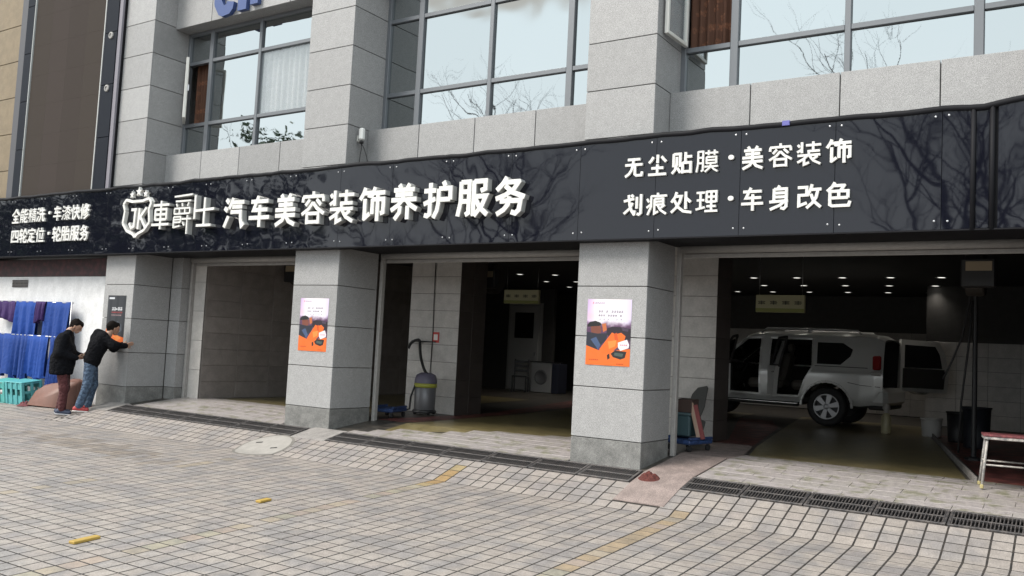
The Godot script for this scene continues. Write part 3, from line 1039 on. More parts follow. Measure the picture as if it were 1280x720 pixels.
	for t in top:
		var o := thing("towel", t[4], "towel", Vector3.ZERO, "towels on the drying rack")
		cloth(o, "cloth", t[0], t[1], t[2], 1.815, -0.10 + (0.03 if i == 2 else 0.0), t[3], i, 0.03)
		i += 1
	var low := [[-14.2, -12.95, 0.26, blue[0], "blue towel at the left end of the lower rail"], [-12.95, -12.45, 0.24, blue[2], "blue towel second from the left on the lower rail"], [-12.45, -11.72, 0.32, blue[1], "blue towel in the middle of the lower rail"], [-11.66, -11.24, 0.16, blue[2], "blue towel at the right end of the lower rail beside the man"]]
	for t in low:
		var o := thing("towel", t[4], "towel", Vector3.ZERO, "towels on the drying rack")
		cloth(o, "cloth", t[0], t[1], t[2], 1.135, 0.10, t[3], i + 3, 0.035)
		i += 1
	# turquoise crates
	var tq := textured(lin(0.11, 0.44, 0.46), M.smooth_tex, 0.5, 0.45)
	crate(Vector3(-12.06, ground_y(-12.06, 0.28), 0.28), Vector3(0.56, 0.42, 0.40), tq, "turquoise plastic crate nearest the brown cushion, below the towels")
	crate(Vector3(-12.68, ground_y(-12.68, 0.30), 0.30), Vector3(0.56, 0.40, 0.40), textured(lin(0.10, 0.45, 0.42), M.smooth_tex, 0.5, 0.45), "turquoise plastic crate at the left edge below the towels")
	# brown leatherette mat slumped on the ground
	var c := single("folded_mat", slump_mesh(), textured(lin(0.19, 0.085, 0.06), M.smooth_tex, 0.9, 0.55), "reddish brown leatherette mat slumped on the paving behind the two men", "mat", Vector3(-11.02, ground_y(-11.02, 0.2) - 0.005, 0.20))
	c.rotation.y = 0.12
	var rag := single("cloth_heap", heap_mesh(0.16, 0.07, 3), plain(lin(0.12, 0.035, 0.04), 0.95), "small maroon cloth heap between the crates and the brown mat", "cloth", Vector3(-11.72, ground_y(-11.72, 0.45) - 0.004, 0.45))
	rag.rotation.y = 0.3

func crate(at: Vector3, s: Vector3, m: Material, label: String) -> void:
	var o := thing("plastic_crate", label, "crate", at, "turquoise crates")
	o.basis = lie_flat(at.x, at.z, rng.randf_range(-0.08, 0.08))
	var t := 0.014
	slab(o, "base", -s.x / 2, s.x / 2, 0.0, t, -s.z / 2, s.z / 2, m, 0.004)
	for sx in [-1, 1]:
		# perforated end: posts and rails leave real openings
		for k in 3:
			var zc: float = (-0.5 + k * 0.5) * (s.z - 0.04)
			slab(o, "end_post", sx * s.x / 2 - t / 2, sx * s.x / 2 + t / 2, t, s.y, zc - 0.028, zc + 0.028, m, 0.003)
		for y in [0.03, s.y * 0.5, s.y - 0.035]:
			slab(o, "end_rail", sx * (s.x / 2 - 0.016) - t / 2, sx * (s.x / 2 - 0.016) + t / 2, y, y + 0.05, -s.z / 2 + 0.02, s.z / 2 - 0.02, m, 0.003)
	for sz in [-1, 1]:
		for k in 4:
			var xc := (-0.5 + k / 3.0) * (s.x - 0.06)
			slab(o, "side_post", xc - 0.032, xc + 0.032, t, s.y, sz * s.z / 2 - t / 2, sz * s.z / 2 + t / 2, m, 0.003)
		slab(o, "side_panel", -s.x / 2 + 0.01, s.x / 2 - 0.01, 0.02, s.y * 0.42, sz * (s.z / 2 - 0.016) - t / 2, sz * (s.z / 2 - 0.016) + t / 2, m, 0.003)
		slab(o, "side_panel", -s.x / 2 + 0.01, s.x / 2 - 0.01, s.y * 0.70, s.y - 0.01, sz * (s.z / 2 - 0.016) - t / 2, sz * (s.z / 2 - 0.016) + t / 2, m, 0.003)
	slab(o, "lid", -s.x / 2 - 0.008, s.x / 2 + 0.008, s.y, s.y + 0.02, -s.z / 2 - 0.008, s.z / 2 + 0.008, m, 0.006)

func slump_mesh() -> ArrayMesh:
	# a thick sheet bent over: rises from the left, rounded crown, falls to the right front
	var g := G.new()
	var prof := [Vector2(-0.62, 0.0), Vector2(-0.58, 0.14), Vector2(-0.47, 0.30), Vector2(-0.30, 0.40), Vector2(-0.10, 0.45), Vector2(0.16, 0.50), Vector2(0.40, 0.55), Vector2(0.60, 0.56), Vector2(0.66, 0.50), Vector2(0.68, 0.0)]
	var n := 10
	var f := func(i: int, k: int) -> Vector3:
		var t := float(k) / n
		var q: Vector2 = prof[i]
		var lean := 0.16 * (1.0 - t) * (1.0 - t)
		return Vector3(q.x + 0.02 * sin(t * 9.0 + i), maxf(0.0, q.y * (1.0 - 0.25 * absf(t - 0.45)) + (0.012 * sin(t * 14.0 + i * 1.3) if q.y > 0.01 else 0.0)), lerpf(0.16, -0.16, t) + (0.0 if q.y > 0.01 else lean * 0.3))
	for i in prof.size() - 1:
		for k in n:
			g.quad(f.call(i, k), f.call(i + 1, k), f.call(i + 1, k + 1), f.call(i, k + 1))
	for k in [0, n]:
		for i in range(1, prof.size() - 2):
			g.tri(f.call(0, k), f.call(i, k) if k else f.call(i + 1, k), f.call(i + 1, k) if k else f.call(i, k))
		g.tri(f.call(0, k), f.call(prof.size() - 1, k), f.call(prof.size() - 2, k))
	return g.mesh(true)

func heap_mesh(r: float, h: float, sd: int) -> ArrayMesh:
	var f := FastNoiseLite.new()
	f.seed = sd
	f.frequency = 16.0
	var g := G.new()
	var rings := 10
	var sides := 34
	var p := func(i: int, k: int) -> Vector3:
		var a := TAU * k / sides
		var t := float(i) / rings
		var rr := r * (1.0 - t) * (1.0 + 0.25 * sin(a * 3.0 + sd) * t)
		var x := cos(a) * rr
		var z := sin(a) * rr * 0.8
		return Vector3(x, maxf(0.0, h * (1.0 - pow(1.0 - t, 2.0)) * (1.0 + 1.3 * f.get_noise_2d(x, z))) if i > 0 else 0.0, z)
	for i in rings:
		for k in sides:
			g.quad(p.call(i, k + 1), p.call(i, k), p.call(i + 1, k), p.call(i + 1, k + 1))
	return g.mesh(true)

# ---------------------------------------------------------------- shop sign
# strokes of each character on a 100 x 100 field, y down
const GLYPH := {
	"无": "20,18 80,18|8,42 92,42|48,18 46,42 40,65 28,82 10,94|56,42 56,84 64,90 88,90 91,74",
	"尘": "50,5 50,42|30,14 22,28 10,40|68,14 78,26 90,38|22,64 78,64|50,48 50,92|8,92 92,92",
	"贴": "12,8 12,66|12,10 42,10 42,66|27,22 27,55 20,78 6,94|30,70 44,92|66,4 66,48|66,24 95,24|54,48 54,96|54,50 90,50 90,96|54,88 90,88",
	"膜": "10,6 10,60 4,95|10,8 32,8 32,88 24,92|10,34 32,34|10,58 32,58|41,16 97,16|56,4 56,26|82,4 82,26|48,32 48,62|48,34 90,34 90,62|48,47 90,47|48,60 90,60|40,74 98,74|68,60 64,78 42,96|72,76 80,86 97,96",
	"美": "30,4 38,16|70,4 62,16|14,20 86,20|20,35 80,35|50,18 50,68|8,50 92,50|8,67 92,67|48,67 40,81 10,96|54,70 66,85 92,96",
	"容": "50,1 50,14|8,16 92,16|10,16 8,32|90,16 92,32|36,25 20,42|64,25 82,42|50,34 34,52 6,68|50,34 68,52 96,68|28,64 28,97|28,66 74,66 74,97|28,91 74,91",
	"装": "22,4 22,48|6,14 14,24|4,44 20,35|38,18 96,18|66,4 66,42|44,42 92,42|50,46 50,57|6,58 94,58|46,58 30,73 6,85|32,73 32,95 52,87|84,64 66,75|52,60 68,81 95,95",
	"饰": "24,3 18,18 6,36|20,18 42,18 38,31|24,34 24,89 43,76|60,3 54,18 46,32|54,19 97,19|52,35 52,78|52,37 92,37 92,74 82,77|71,20 71,98",
	"养": "32,1 40,12|68,1 60,12|14,16 86,16|20,29 80,29|6,43 94,43|50,16 46,43 30,58 6,71|58,43 72,58 96,71|38,60 36,78 20,96|64,60 64,97",
	"护": "5,24 44,24|26,3 26,86 18,91 8,88|5,59 43,46|68,1 75,14|54,20 92,20 92,51|54,49 92,49|54,20 54,58 50,78 39,97",
	"服": "12,6 12,60 4,96|12,8 38,8 38,88 28,93|12,33 38,33|12,58 38,58|53,6 53,97|53,8 88,8 88,28 74,33|53,47 91,47 80,70 56,97|60,54 72,75 97,95",
	"务": "38,3 28,18 9,35|32,16 74,16 60,34 36,48 7,57|34,24 56,42 93,55|20,63 81,63 77,87 67,95 54,91|48,52 44,72 32,85 11,96",
	"汽": "10,6 23,18|3,33 18,43|5,94 23,60|42,3 36,18 26,35|38,17 94,17|40,31 85,31|33,47 79,47 81,71 87,91 97,83",
	"车": "44,3 24,45 86,45|12,19 88,19|52,30 52,98|5,69 95,69",
	"划": "5,31 55,22|28,4 34,50 44,76 56,91 59,74|49,40 34,65 7,87|41,4 51,15|68,14 68,66|88,3 88,86 80,93 70,89",
	"痕": "54,1 54,13|22,15 96,15|24,15 24,60 8,97|4,26 14,41|3,65 21,52|40,27 80,27 80,54|40,40 80,40|40,53 80,53|40,27 40,92 58,83|88,56 68,69|54,54 68,77 95,95",
	"处": "28,3 22,24 5,47|24,22 50,22 42,48 26,72 5,91|18,38 34,67 60,87 97,93|70,3 70,78|70,29 92,49",
	"理": "5,12 41,12|7,44 40,44|3,83 43,74|23,12 23,78|50,6 50,54|50,9 92,9 92,54|50,31 92,31|50,52 92,52|71,9 71,91|51,71 91,71|43,91 98,91",
	"身": "48,1 40,13|26,13 26,66|26,15 75,15 75,86 66,95 53,91|26,31 75,31|26,47 75,47|8,66 82,63|75,60 50,81 11,97",
	"改": "7,14 42,14 42,45 12,45 12,87 43,76|62,3 56,26 44,48|57,24 98,24|85,26 78,56 64,78 42,97|58,42 70,71 97,95",
	"色": "36,1 26,18 7,35|32,14 71,14 58,33|18,36 85,36 85,63|18,62 85,62|51,36 51,62|18,34 18,88 27,93 88,93 93,76",
	"全": "50,3 34,24 5,45|50,3 68,24 96,45|26,50 74,50|24,71 76,71|8,93 92,93|50,50 50,93",
	"能": "26,3 10,27 42,25|34,14 47,33|10,41 10,96|10,43 42,43 42,90 34,93|10,59 42,59|10,75 42,75|60,3 60,39 66,43 95,43 95,30|91,9 62,26|60,51 60,87 66,93 95,93 95,80|91,58 62,75",
	"精": "24,3 24,96|3,40 45,40|7,13 16,31|41,13 34,31|22,42 3,74|26,44 43,66|49,14 97,14|72,3 72,44|53,28 93,28|47,43 99,43|56,53 56,97|56,55 90,55 90,90 82,93|56,68 90,68|56,81 90,81",
	"洗": "10,6 23,18|3,33 18,43|5,94 23,60|48,5 35,32|42,22 93,22|66,3 66,47|31,47 97,47|54,47 50,73 31,96|75,47 75,86 81,91 95,91 97,74",
	"漆": "10,6 23,18|3,33 18,43|5,94 23,60|33,18 97,18|65,3 65,40|62,20 33,43|68,20 97,43|65,42 35,62|65,42 97,60|65,58 65,98|40,66 52,77|35,93 54,80|90,64 78,75|76,80 95,93",
	"快": "22,3 22,97|5,26 10,48|34,19 41,37|47,25 88,25 88,51|39,51 99,51|66,3 66,44 58,73 35,97|70,54 80,77 99,96",
	"修": "24,3 16,28 3,47|18,33 18,97|34,23 34,78|58,1 52,18 41,32|54,14 91,14 70,35 43,48|56,20 74,37 98,47|76,46 45,61|84,58 47,77|92,72 45,97",
	"四": "8,14 8,95|8,17 92,17 92,95|8,87 92,87|38,17 36,45 20,66|60,17 60,55 66,61 88,61",
	"轮": "5,18 45,18|22,3 10,47 45,47|28,32 28,98|3,73 47,66|70,3 62,24 45,46|70,3 82,24 98,43|58,47 58,86 64,93 93,93 95,76|87,52 60,71",
	"定": "50,1 50,13|8,16 92,16|10,16 8,33|90,16 92,33|24,39 76,39|50,39 50,89|50,63 81,63|30,52 26,74 7,96|26,74 40,89 60,93 95,93",
	"位": "26,3 18,28 3,49|18,33 18,97|62,3 67,17|37,25 96,25|48,38 54,76|85,36 77,78|33,91 98,91",
	"胎": "12,6 12,60 4,96|12,8 38,8 38,88 28,93|12,33 38,33|12,58 38,58|66,3 52,39 89,35|78,20 93,43|54,53 54,97|54,55 90,55 90,97|54,89 90,89",
	"車": "8,16 92,16|20,30 20,66|20,31 80,31 80,66|20,48 80,48|20,65 80,65|4,82 96,82|50,2 50,98",
	"爵": "6,-8 98,-12|14,8 92,8|18,16 24,26|48,15 50,26|82,14 76,26|10,32 90,32|10,32 10,50|36,32 36,50|64,32 64,50|90,32 90,50|10,50 90,50|10,60 46,60|46,60 46,78|10,78 46,78|10,60 10,96|10,69 46,69|10,95 44,90|52,68 99,68|80,56 80,118|58,78 66,90",
	"士": "50,2 50,92|2,44 98,40|14,92 86,92|2,-8 2,70",
	"·": "48,42 52,42",
}

func glyph_mesh(ch: String, size: float, weight: float, z0: float, z1: float) -> ArrayMesh:
	var key := "%s %.3f %.1f %.3f %.3f" % [ch, size, weight, z0, z1]
	if cache.has(key):
		return cache[key]
	var g := G.new()
	var i := 0
	var strokes: PackedStringArray = GLYPH[ch].split("|")
	var w := weight * (1.0 if strokes.size() < 10 else (0.82 if strokes.size() < 13 else 0.68))
	if ch == "·":
		w = 20.0
	for s in strokes:
		var pl := PackedVector2Array()
		for q in s.split(" "):
			var c := q.split(",")
			pl.append(Vector2(float(c[0]), 100.0 - float(c[1])))
		for poly in Geometry2D.offset_polyline(pl, w / 2, Geometry2D.JOIN_MITER, Geometry2D.END_ROUND if ch == "·" else Geometry2D.END_BUTT):
			g.prism(poly, z0, z1 + i * 0.0004, size / 100.0)
		i += 1
	cache[key] = g.mesh()
	return cache[key]

func row(sign: Node, text: String, x0: float, pitch: float, y0: float, size: float, weight: float, depth: float, raised: bool, dot := 0.0) -> void:
	var x := x0
	for ch in text:
		if ch == "·":
			part(sign, "character", glyph_mesh(ch, size, weight, 0.0, depth), M.letter, Vector3(x + dot / 2 - size / 2, y0, 0.2015))
			x += dot
			continue
		if raised:
			var o := part(sign, "character", glyph_mesh(ch, size, weight, 0.0, 0.02), M.letter, Vector3(x, y0, 0.2015 + depth))
			part(o, "side_return", glyph_mesh(ch, size, weight - 0.8, -depth, -0.001), M.letter_side)
		else:
			part(sign, "character", glyph_mesh(ch, size, weight, 0.0, depth), M.letter, Vector3(x, y0, 0.2015))
		x += pitch

func build_sign() -> void:
	var s := thing("shop_sign", "long glossy black fascia sign with raised white Chinese characters", "sign")
	var seams := [-16.6]
	for k in 6:
		seams.append(-16.6 + (k + 1) * 1.11)
	seams[-1] = -9.94
	var right := [4.44, 4.15]
	for k in range(1, 14):
		right.append(4.15 - k * 1.02)
	right.append(-9.94)
	right.sort()
	for i in range(1, right.size()):
		seams.append(right[i])
	for i in seams.size() - 1:
		var a: float = seams[i]
		var b: float = seams[i + 1]
		if b - a < 0.03:
			continue
		var tilt := Basis(Vector3.UP, rng.randf_range(-0.0022, 0.0022)) * Basis(Vector3.RIGHT, rng.randf_range(-0.002, 0.002))
		part(s, "panel", cbox(Vector3(b - a - 0.004, 1.2, 0.02), 0.002), M.sign_black, Vector3((a + b) / 2, 3.315, 0.189), tilt)
	for i in 4:
		part(s, "panel", cbox(Vector3(1.02, 1.22, 0.02), 0.002), M.sign_black, Vector3(5.15 + i * 1.025, 3.325, 0.189))
	slab(s, "backing_box", -16.6, 8.7, 2.72, 3.90, 0.004, 0.168, M.sign_edge, 0.0)
	slab(s, "soffit", -16.6, 8.7, 2.70, 2.716, 0.003, 0.199, M.sign_edge, 0.002)
	for bay in 3:
		slab(s, "soffit", PX[bay] + PW[bay] + 0.003, PX[bay + 1] - 0.003, 2.735, 2.80, -0.84, 0.001, M.sign_edge, 0.002)
	slab(s, "soffit", -15.3, -10.15, 2.735, 2.80, -0.85, 0.001, M.sign_edge, 0.002)
	# bulging rubber lip along the top, a little wavy
	var f := FastNoiseLite.new()
	f.seed = 4
	f.frequency = 0.35
	for run in [[-16.6, 8.7]]:
		var pts := []
		var x: float = run[0]
		while x < run[1]:
			var sag := 0.0
			if absf(x - 4.49) < 0.35:
				sag = -0.03 * pow(1.0 - absf(x - 4.49) / 0.35, 2.0)
			pts.append(Vector3(x, 3.925 + f.get_noise_1d(x * 3.0) * 0.025 + sag + 0.03 * smoothstep(4.45, 4.9, x), 0.185))
			x += 0.12
		var g := G.new()
		g.tube(pts, 0.036, 8)
		part(s, "top_lip", g.mesh(true), M.sign_edge)
	for x in [4.425, 4.59]:
		var g := G.new()
		g.tube([Vector3(x, 2.71, 0.19), Vector3(x, 3.91, 0.19)], 0.024, 10)
		part(s, "end_lip", g.mesh(true), M.sign_edge)
	slab(s, "joint_strip", 4.45, 4.565, 2.72, 3.89, 0.17, 0.188, M.sign_black, 0.002)
	var bolt := G.new()
	bolt.lathe(Vector3.ZERO, [Vector2(0.010, 0), Vector2(0.010, 0.006), Vector2(0.0, 0.008)], 10, Basis(Vector3.RIGHT, PI / 2))
	var bolt_m := bolt.mesh()
	for x in seams:
		for d in [-0.06, 0.06]:
			for y in [2.80, 3.85]:
				if x + d > -16 and x + d < 4.38:
					part(s, "bolt", bolt_m, M.steel, Vector3(x + d, y + rng.randf_range(-0.006, 0.006), 0.1995))
	slab(s, "blue_tag", 2.57, 2.65, 3.90, 3.955, 0.20, 0.232, plain(lin(0.10, 0.10, 0.32), 0.6), 0.003)
	# lettering
	row(s, "汽车美容装饰养护服务", -6.50, 0.595, 3.045, 0.52, 12.5, 0.085, true)
	row(s, "車爵士", -8.43, 0.585, 3.09, 0.52, 8.5, 0.085, true)
	row(s, "无尘贴膜·美容装饰", 0.68, 0.305, 3.44, 0.27, 11.5, 0.03, false, 0.22)
	row(s, "划痕处理·车身改色", 0.69, 0.305, 2.975, 0.27, 11.5, 0.03, false, 0.22)
	row(s, "全能精洗·车漆快修", -13.25, 0.315, 3.385, 0.30, 11.5, 0.03, false, 0.27)
	row(s, "四轮定位·轮胎服务", -13.22, 0.315, 2.975, 0.30, 11.5, 0.03, false, 0.27)
	# shield emblem
	var sh := PackedVector2Array()
	for q in [[0.02, 0.62], [0.10, 0.70], [0.28, 0.66], [0.44, 0.66], [0.60, 0.66], [0.78, 0.70], [0.86, 0.62], [0.80, 0.50], [0.84, 0.26], [0.70, 0.12], [0.52, 0.06], [0.44, 0.0], [0.36, 0.06], [0.18, 0.12], [0.04, 0.26], [0.08, 0.50]]:
		sh.append(Vector2(q[0], q[1]) * 0.98)
	var emblem := G.new()
	for i in sh.size():
		var seg := PackedVector2Array([sh[i], sh[(i + 1) % sh.size()]])
		for poly in Geometry2D.offset_polyline(seg, 0.024, Geometry2D.JOIN_ROUND, Geometry2D.END_ROUND):
			emblem.prism(poly, 0.0, 0.07 + (i % 4) * 0.0004)
	part(s, "shield_outline", emblem.mesh(), M.letter, Vector3(-9.36, 2.99, 0.2015))
	var letters := {"letter_j": [[0.26, 0.50, 0.42, 0.50], [0.38, 0.50, 0.36, 0.18], [0.37, 0.20, 0.26, 0.16], [0.27, 0.18, 0.22, 0.26]], "letter_k": [[0.50, 0.52, 0.48, 0.14], [0.70, 0.52, 0.50, 0.32], [0.54, 0.36, 0.72, 0.14]]}
	for k in letters:
		var g := G.new()
		var i := 0
		for l in letters[k]:
			for poly in Geometry2D.offset_polyline(PackedVector2Array([Vector2(l[0], l[1]), Vector2(l[2], l[3])]), 0.026, Geometry2D.JOIN_MITER, Geometry2D.END_BUTT):
				g.prism(poly, 0.0, 0.06 + i * 0.0005)
			i += 1
		part(s, k, g.mesh(), M.letter, Vector3(-9.36, 2.99, 0.2015))
	for q in [[0.24, 0.775, 0.068], [0.44, 0.82, 0.09], [0.64, 0.775, 0.068]]:
		var g := G.new()
		var pl := PackedVector2Array()
		for k in 10:
			var a := PI / 2 + TAU * k / 10
			var r: float = q[2] if k % 2 == 0 else q[2] * 0.42
			pl.append(Vector2(q[0] + cos(a) * r, q[1] + sin(a) * r))
		g.prism(pl, 0.0, 0.06)
		part(s, "star", g.mesh(), M.letter, Vector3(-9.36, 2.99, 0.2015))

# ---------------------------------------------------------------- street trees behind the camera, mirrored in the sign and windows
func grow(g: G, r: RandomNumberGenerator, at: Vector3, dir: Vector3, length: float, rad: float, level: int) -> void:
	var pts := [at]
	var rads := [rad]
	var p := at
	var d := dir
	var n := 4
	for i in n:
		d = (d + Vector3(r.randf_range(-1, 1), r.randf_range(-0.5, 0.9), r.randf_range(-1, 1)) * 0.16).normalized()
		p += d * length / n
		pts.append(p)
		rads.append(rad * (1.0 - 0.62 * (i + 1) / n))
	g.tube(pts, rads, 7 if level == 0 else (5 if level < 3 else 3), false)
	if level >= 5 or rad < 0.006:
		return
	var kids: int = [7, 5, 5, 4, 3][level]
	for k in kids:
		var t: float = r.randf_range(0.35, 1.0) if level > 0 else r.randf_range(0.42, 1.0)
		var idx := clampi(int(t * n), 1, n)
		var base: Vector3 = pts[idx - 1].lerp(pts[idx], t * n - (idx - 1)) if idx > 0 else pts[0]
		var side := Vector3(r.randf_range(-1, 1), r.randf_range(-0.15, 0.8), r.randf_range(-1, 1)).normalized()
		var nd := (d * 0.65 + side * 0.9).normalized()
		grow(g, r, base, nd, length * r.randf_range(0.42, 0.66), rads[idx] * r.randf_range(0.45, 0.7), level + 1)

func bare_tree(x: float, z: float, height: float, sd: int, lean: Vector3, label: String, twin: float) -> void:
	var y := -0.80
	var o := thing("bare_tree", label, "tree", Vector3(x, y, z), "bare street trees mirrored in the facade")
	var r := RandomNumberGenerator.new()
	r.seed = sd
	var g := G.new()
	grow(g, r, Vector3.ZERO, (Vector3.UP + lean).normalized(), height * 0.62, 0.17, 0)
	part(o, "trunk", g.mesh(true), M.bark)
	if twin > 0.0:
		g = G.new()
		grow(g, r, Vector3(twin, 0, 0.1), (Vector3.UP - lean * 0.4).normalized(), height * 0.60, 0.14, 0)
		part(o, "trunk", g.mesh(true), M.bark)

func leafy_tree(x: float, z: float, height: float, radius: float, sd: int, label: String) -> void:
	var o := thing("evergreen_tree", label, "tree", Vector3(x, -0.80, z), "evergreen street trees mirrored in the facade")
	var r := RandomNumberGenerator.new()
	r.seed = sd
	var g := G.new()
	grow(g, r, Vector3.ZERO, Vector3.UP, height * 0.62, 0.24, 2)
	part(o, "trunk", g.mesh(true), M.bark)
	g = G.new()
	var clumps := []
	for k in 60:
		var q := Vector3(r.randf_range(-1, 1), r.randf_range(-0.8, 1), r.randf_range(-1, 1))
		if q.length() > 1.0:
			continue
		clumps.append(Vector3(q.x * radius, height * 0.66 + q.y * height * 0.32, q.z * radius))
	for c in clumps:
		for k in 130:
			var q: Vector3 = c + Vector3(r.randfn(0, 1), r.randfn(0, 0.7), r.randfn(0, 1)) * radius * 0.17
			var a := Vector3(r.randf_range(-1, 1), r.randf_range(-1, 1), r.randf_range(-1, 1)).normalized()
			var b := a.cross(Vector3(r.randf_range(-1, 1), r.randf_range(-1, 1), r.randf_range(-1, 1))).normalized()
			var s := r.randf_range(0.10, 0.20)
			g.quad(q - a * s, q - b * s * 0.5, q + a * s, q + b * s * 0.5)
	part(o, "crown", g.mesh(), M.leaf)

func low_building(x0: float, x1: float, z: float, h: float, m: Material, label: String) -> void:
	# single storey shops across the street, too low to show in the sign
	var o := thing("low_shop_building", label, "building", Vector3((x0 + x1) / 2, -0.8, z), "low shops across the street")
	var w := x1 - x0
	slab(o, "wall", -w / 2, w / 2, 0.0, h, 0.0, 8.0, m, 0.02)
	slab(o, "roof", -w / 2 - 0.2, w / 2 + 0.2, h + 0.002, h + 0.25, -0.4, 8.3, M.concrete, 0.02)
	var n := int(w / 4.5)
	for k in n:
		var cx := -w / 2 + w * (k + 0.5) / n
		var d := slab(o, "shutter_door", cx - 1.6, cx + 1.6, 0.0, 3.0, -0.06, -0.002, M.galvanised, 0.01)
		for r in 9:
			part(d, "shutter_slat", cbox(Vector3(3.1, 0.28, 0.03), 0.008), M.galvanised, Vector3(0, -1.32 + r * 0.33, -0.045))

func build_street_trees() -> void:
	low_building(-75.0, -38.0, 46.0, 4.4, M.brown_tile[0], "low brown shop row across the street, farthest left of the camera")
	low_building(-36.0, 6.0, 45.0, 4.6, M.concrete, "low grey shop row across the street behind the bare trees")
	low_building(8.0, 60.0, 46.0, 4.4, M.tan, "low tan shop row across the street behind the camera")
	M.bark = textured(lin(0.07, 0.06, 0.055), M.dirty_tex, 0.7, 0.9)
	M.leaf = plain(lin(0.03, 0.055, 0.022), 0.7)
	bare_tree(-11.7, 16.0, 11.5, 11, Vector3(0.06, 0, 0), "bare twin-stemmed tree mirrored in the sign by the last large character", 0.35)
	bare_tree(2.75, 16.0, 11.5, 25, Vector3(0.0, 0, 0), "bare twin-stemmed tree mirrored at the right end of the sign", 0.5)
	bare_tree(-17.5, 17.5, 9.0, 37, Vector3(-0.05, 0, 0.02), "thin bare tree mirrored left of the main characters", 0.0)
	leafy_tree(-26.5, 16.5, 12.5, 3.2, 51, "dense evergreen tree nearest the bare trees, mirrored in the left window")
	leafy_tree(-34.0, 16.0, 11.5, 3.6, 52, "dense evergreen tree mirrored behind the shield emblem")
	leafy_tree(-41.0, 16.5, 10.5, 3.4, 53, "dense evergreen tree mirrored in the left end of the sign")
	leafy_tree(-48.0, 18.0, 9.5, 3.6, 54, "evergreen tree farthest along the street from the bare trees")

# ---------------------------------------------------------------- car
# car axes while designing: a = metres forward from the rear bumper, y up, s = metres to the car's left
func inside(p: Vector2, poly: PackedVector2Array) -> bool:
	return Geometry2D.is_point_in_polygon(p, poly)

func car_section(a: float, keys: Array) -> Array:
	var i := 0
	while i < keys.size() - 2 and a > keys[i + 1][0]:
		i += 1
	var t := clampf((a - keys[i][0]) / (keys[i + 1][0] - keys[i][0]), 0, 1)
	var out := []
	for k in keys[i][1].size():
		out.append(keys[i][1][k].lerp(keys[i + 1][1][k], t))
	return out

func along(pts: Array, t: float) -> Vector2:
	# rounded interpolation along a control polyline, t in 0..1 over its segments
	var f := t * (pts.size() - 1)
	var i := clampi(int(f), 0, pts.size() - 2)
	var p0: Vector2 = pts[max(i - 1, 0)]
	var p3: Vector2 = pts[min(i + 2, pts.size() - 1)]
	if i == pts.size() - 2:
		p3 = Vector2(-pts[i].x, pts[i].y)
	return pts[i].cubic_interpolate(pts[i + 1], p0, p3, f - i)

func wheel(parent: Node, at: Vector3, side: float, tyre_m: Material, rim_m: Material) -> void:
	var bs := Basis(Vector3.RIGHT, PI / 2 * side)
	var g := G.new()
	g.lathe(Vector3.ZERO, [Vector2(0.24, -0.12), Vector2(0.34, -0.13), Vector2(0.375, -0.11), Vector2(0.39, -0.07), Vector2(0.392, 0.0), Vector2(0.39, 0.07), Vector2(0.375, 0.11), Vector2(0.34, 0.13), Vector2(0.255, 0.12), Vector2(0.235, 0.06)], 36, bs)
	var w := part(parent, "wheel", g.mesh(true), tyre_m, at)
	g = G.new()
	g.lathe(Vector3.ZERO, [Vector2(0.0, 0.02), Vector2(0.235, 0.02), Vector2(0.24, 0.06)], 30, bs)
	part(w, "brake_disc", g.mesh(), M.black_plastic)
	g = G.new()
	g.lathe(Vector3.ZERO, [Vector2(0.222, 0.07), Vector2(0.236, 0.112), Vector2(0.252, 0.112), Vector2(0.25, 0.06)], 36, bs)
	g.lathe(Vector3.ZERO, [Vector2(0.055, 0.05), Vector2(0.06, 0.10), Vector2(0.03, 0.112), Vector2(0.0, 0.112)], 18, bs)
	for k in 6:
		var an := TAU * k / 6 + 0.26
		var d := Vector2(cos(an), sin(an))
		var n := Vector2(-d.y, d.x)
		var poly := PackedVector2Array([d * 0.045 + n * 0.032, d * 0.23 + n * 0.056, d * 0.235 - n * 0.056, d * 0.045 - n * 0.032])
		var z0 := 0.07
		var z1 := 0.10
		if side > 0:
			g.prism(poly, z0, z1)
		else:
			g.prism(poly, -z1, -z0)
	part(w, "rim", g.mesh(), rim_m)

func door_s(y: float) -> float:
	if y < 0.8:
		return lerpf(0.92, 0.945, (y - 0.56) / 0.24)
	if y < 1.17:
		return lerpf(0.945, 0.905, (y - 0.8) / 0.37)
	return lerpf(0.905, 0.765, (y - 1.17) / 0.55)

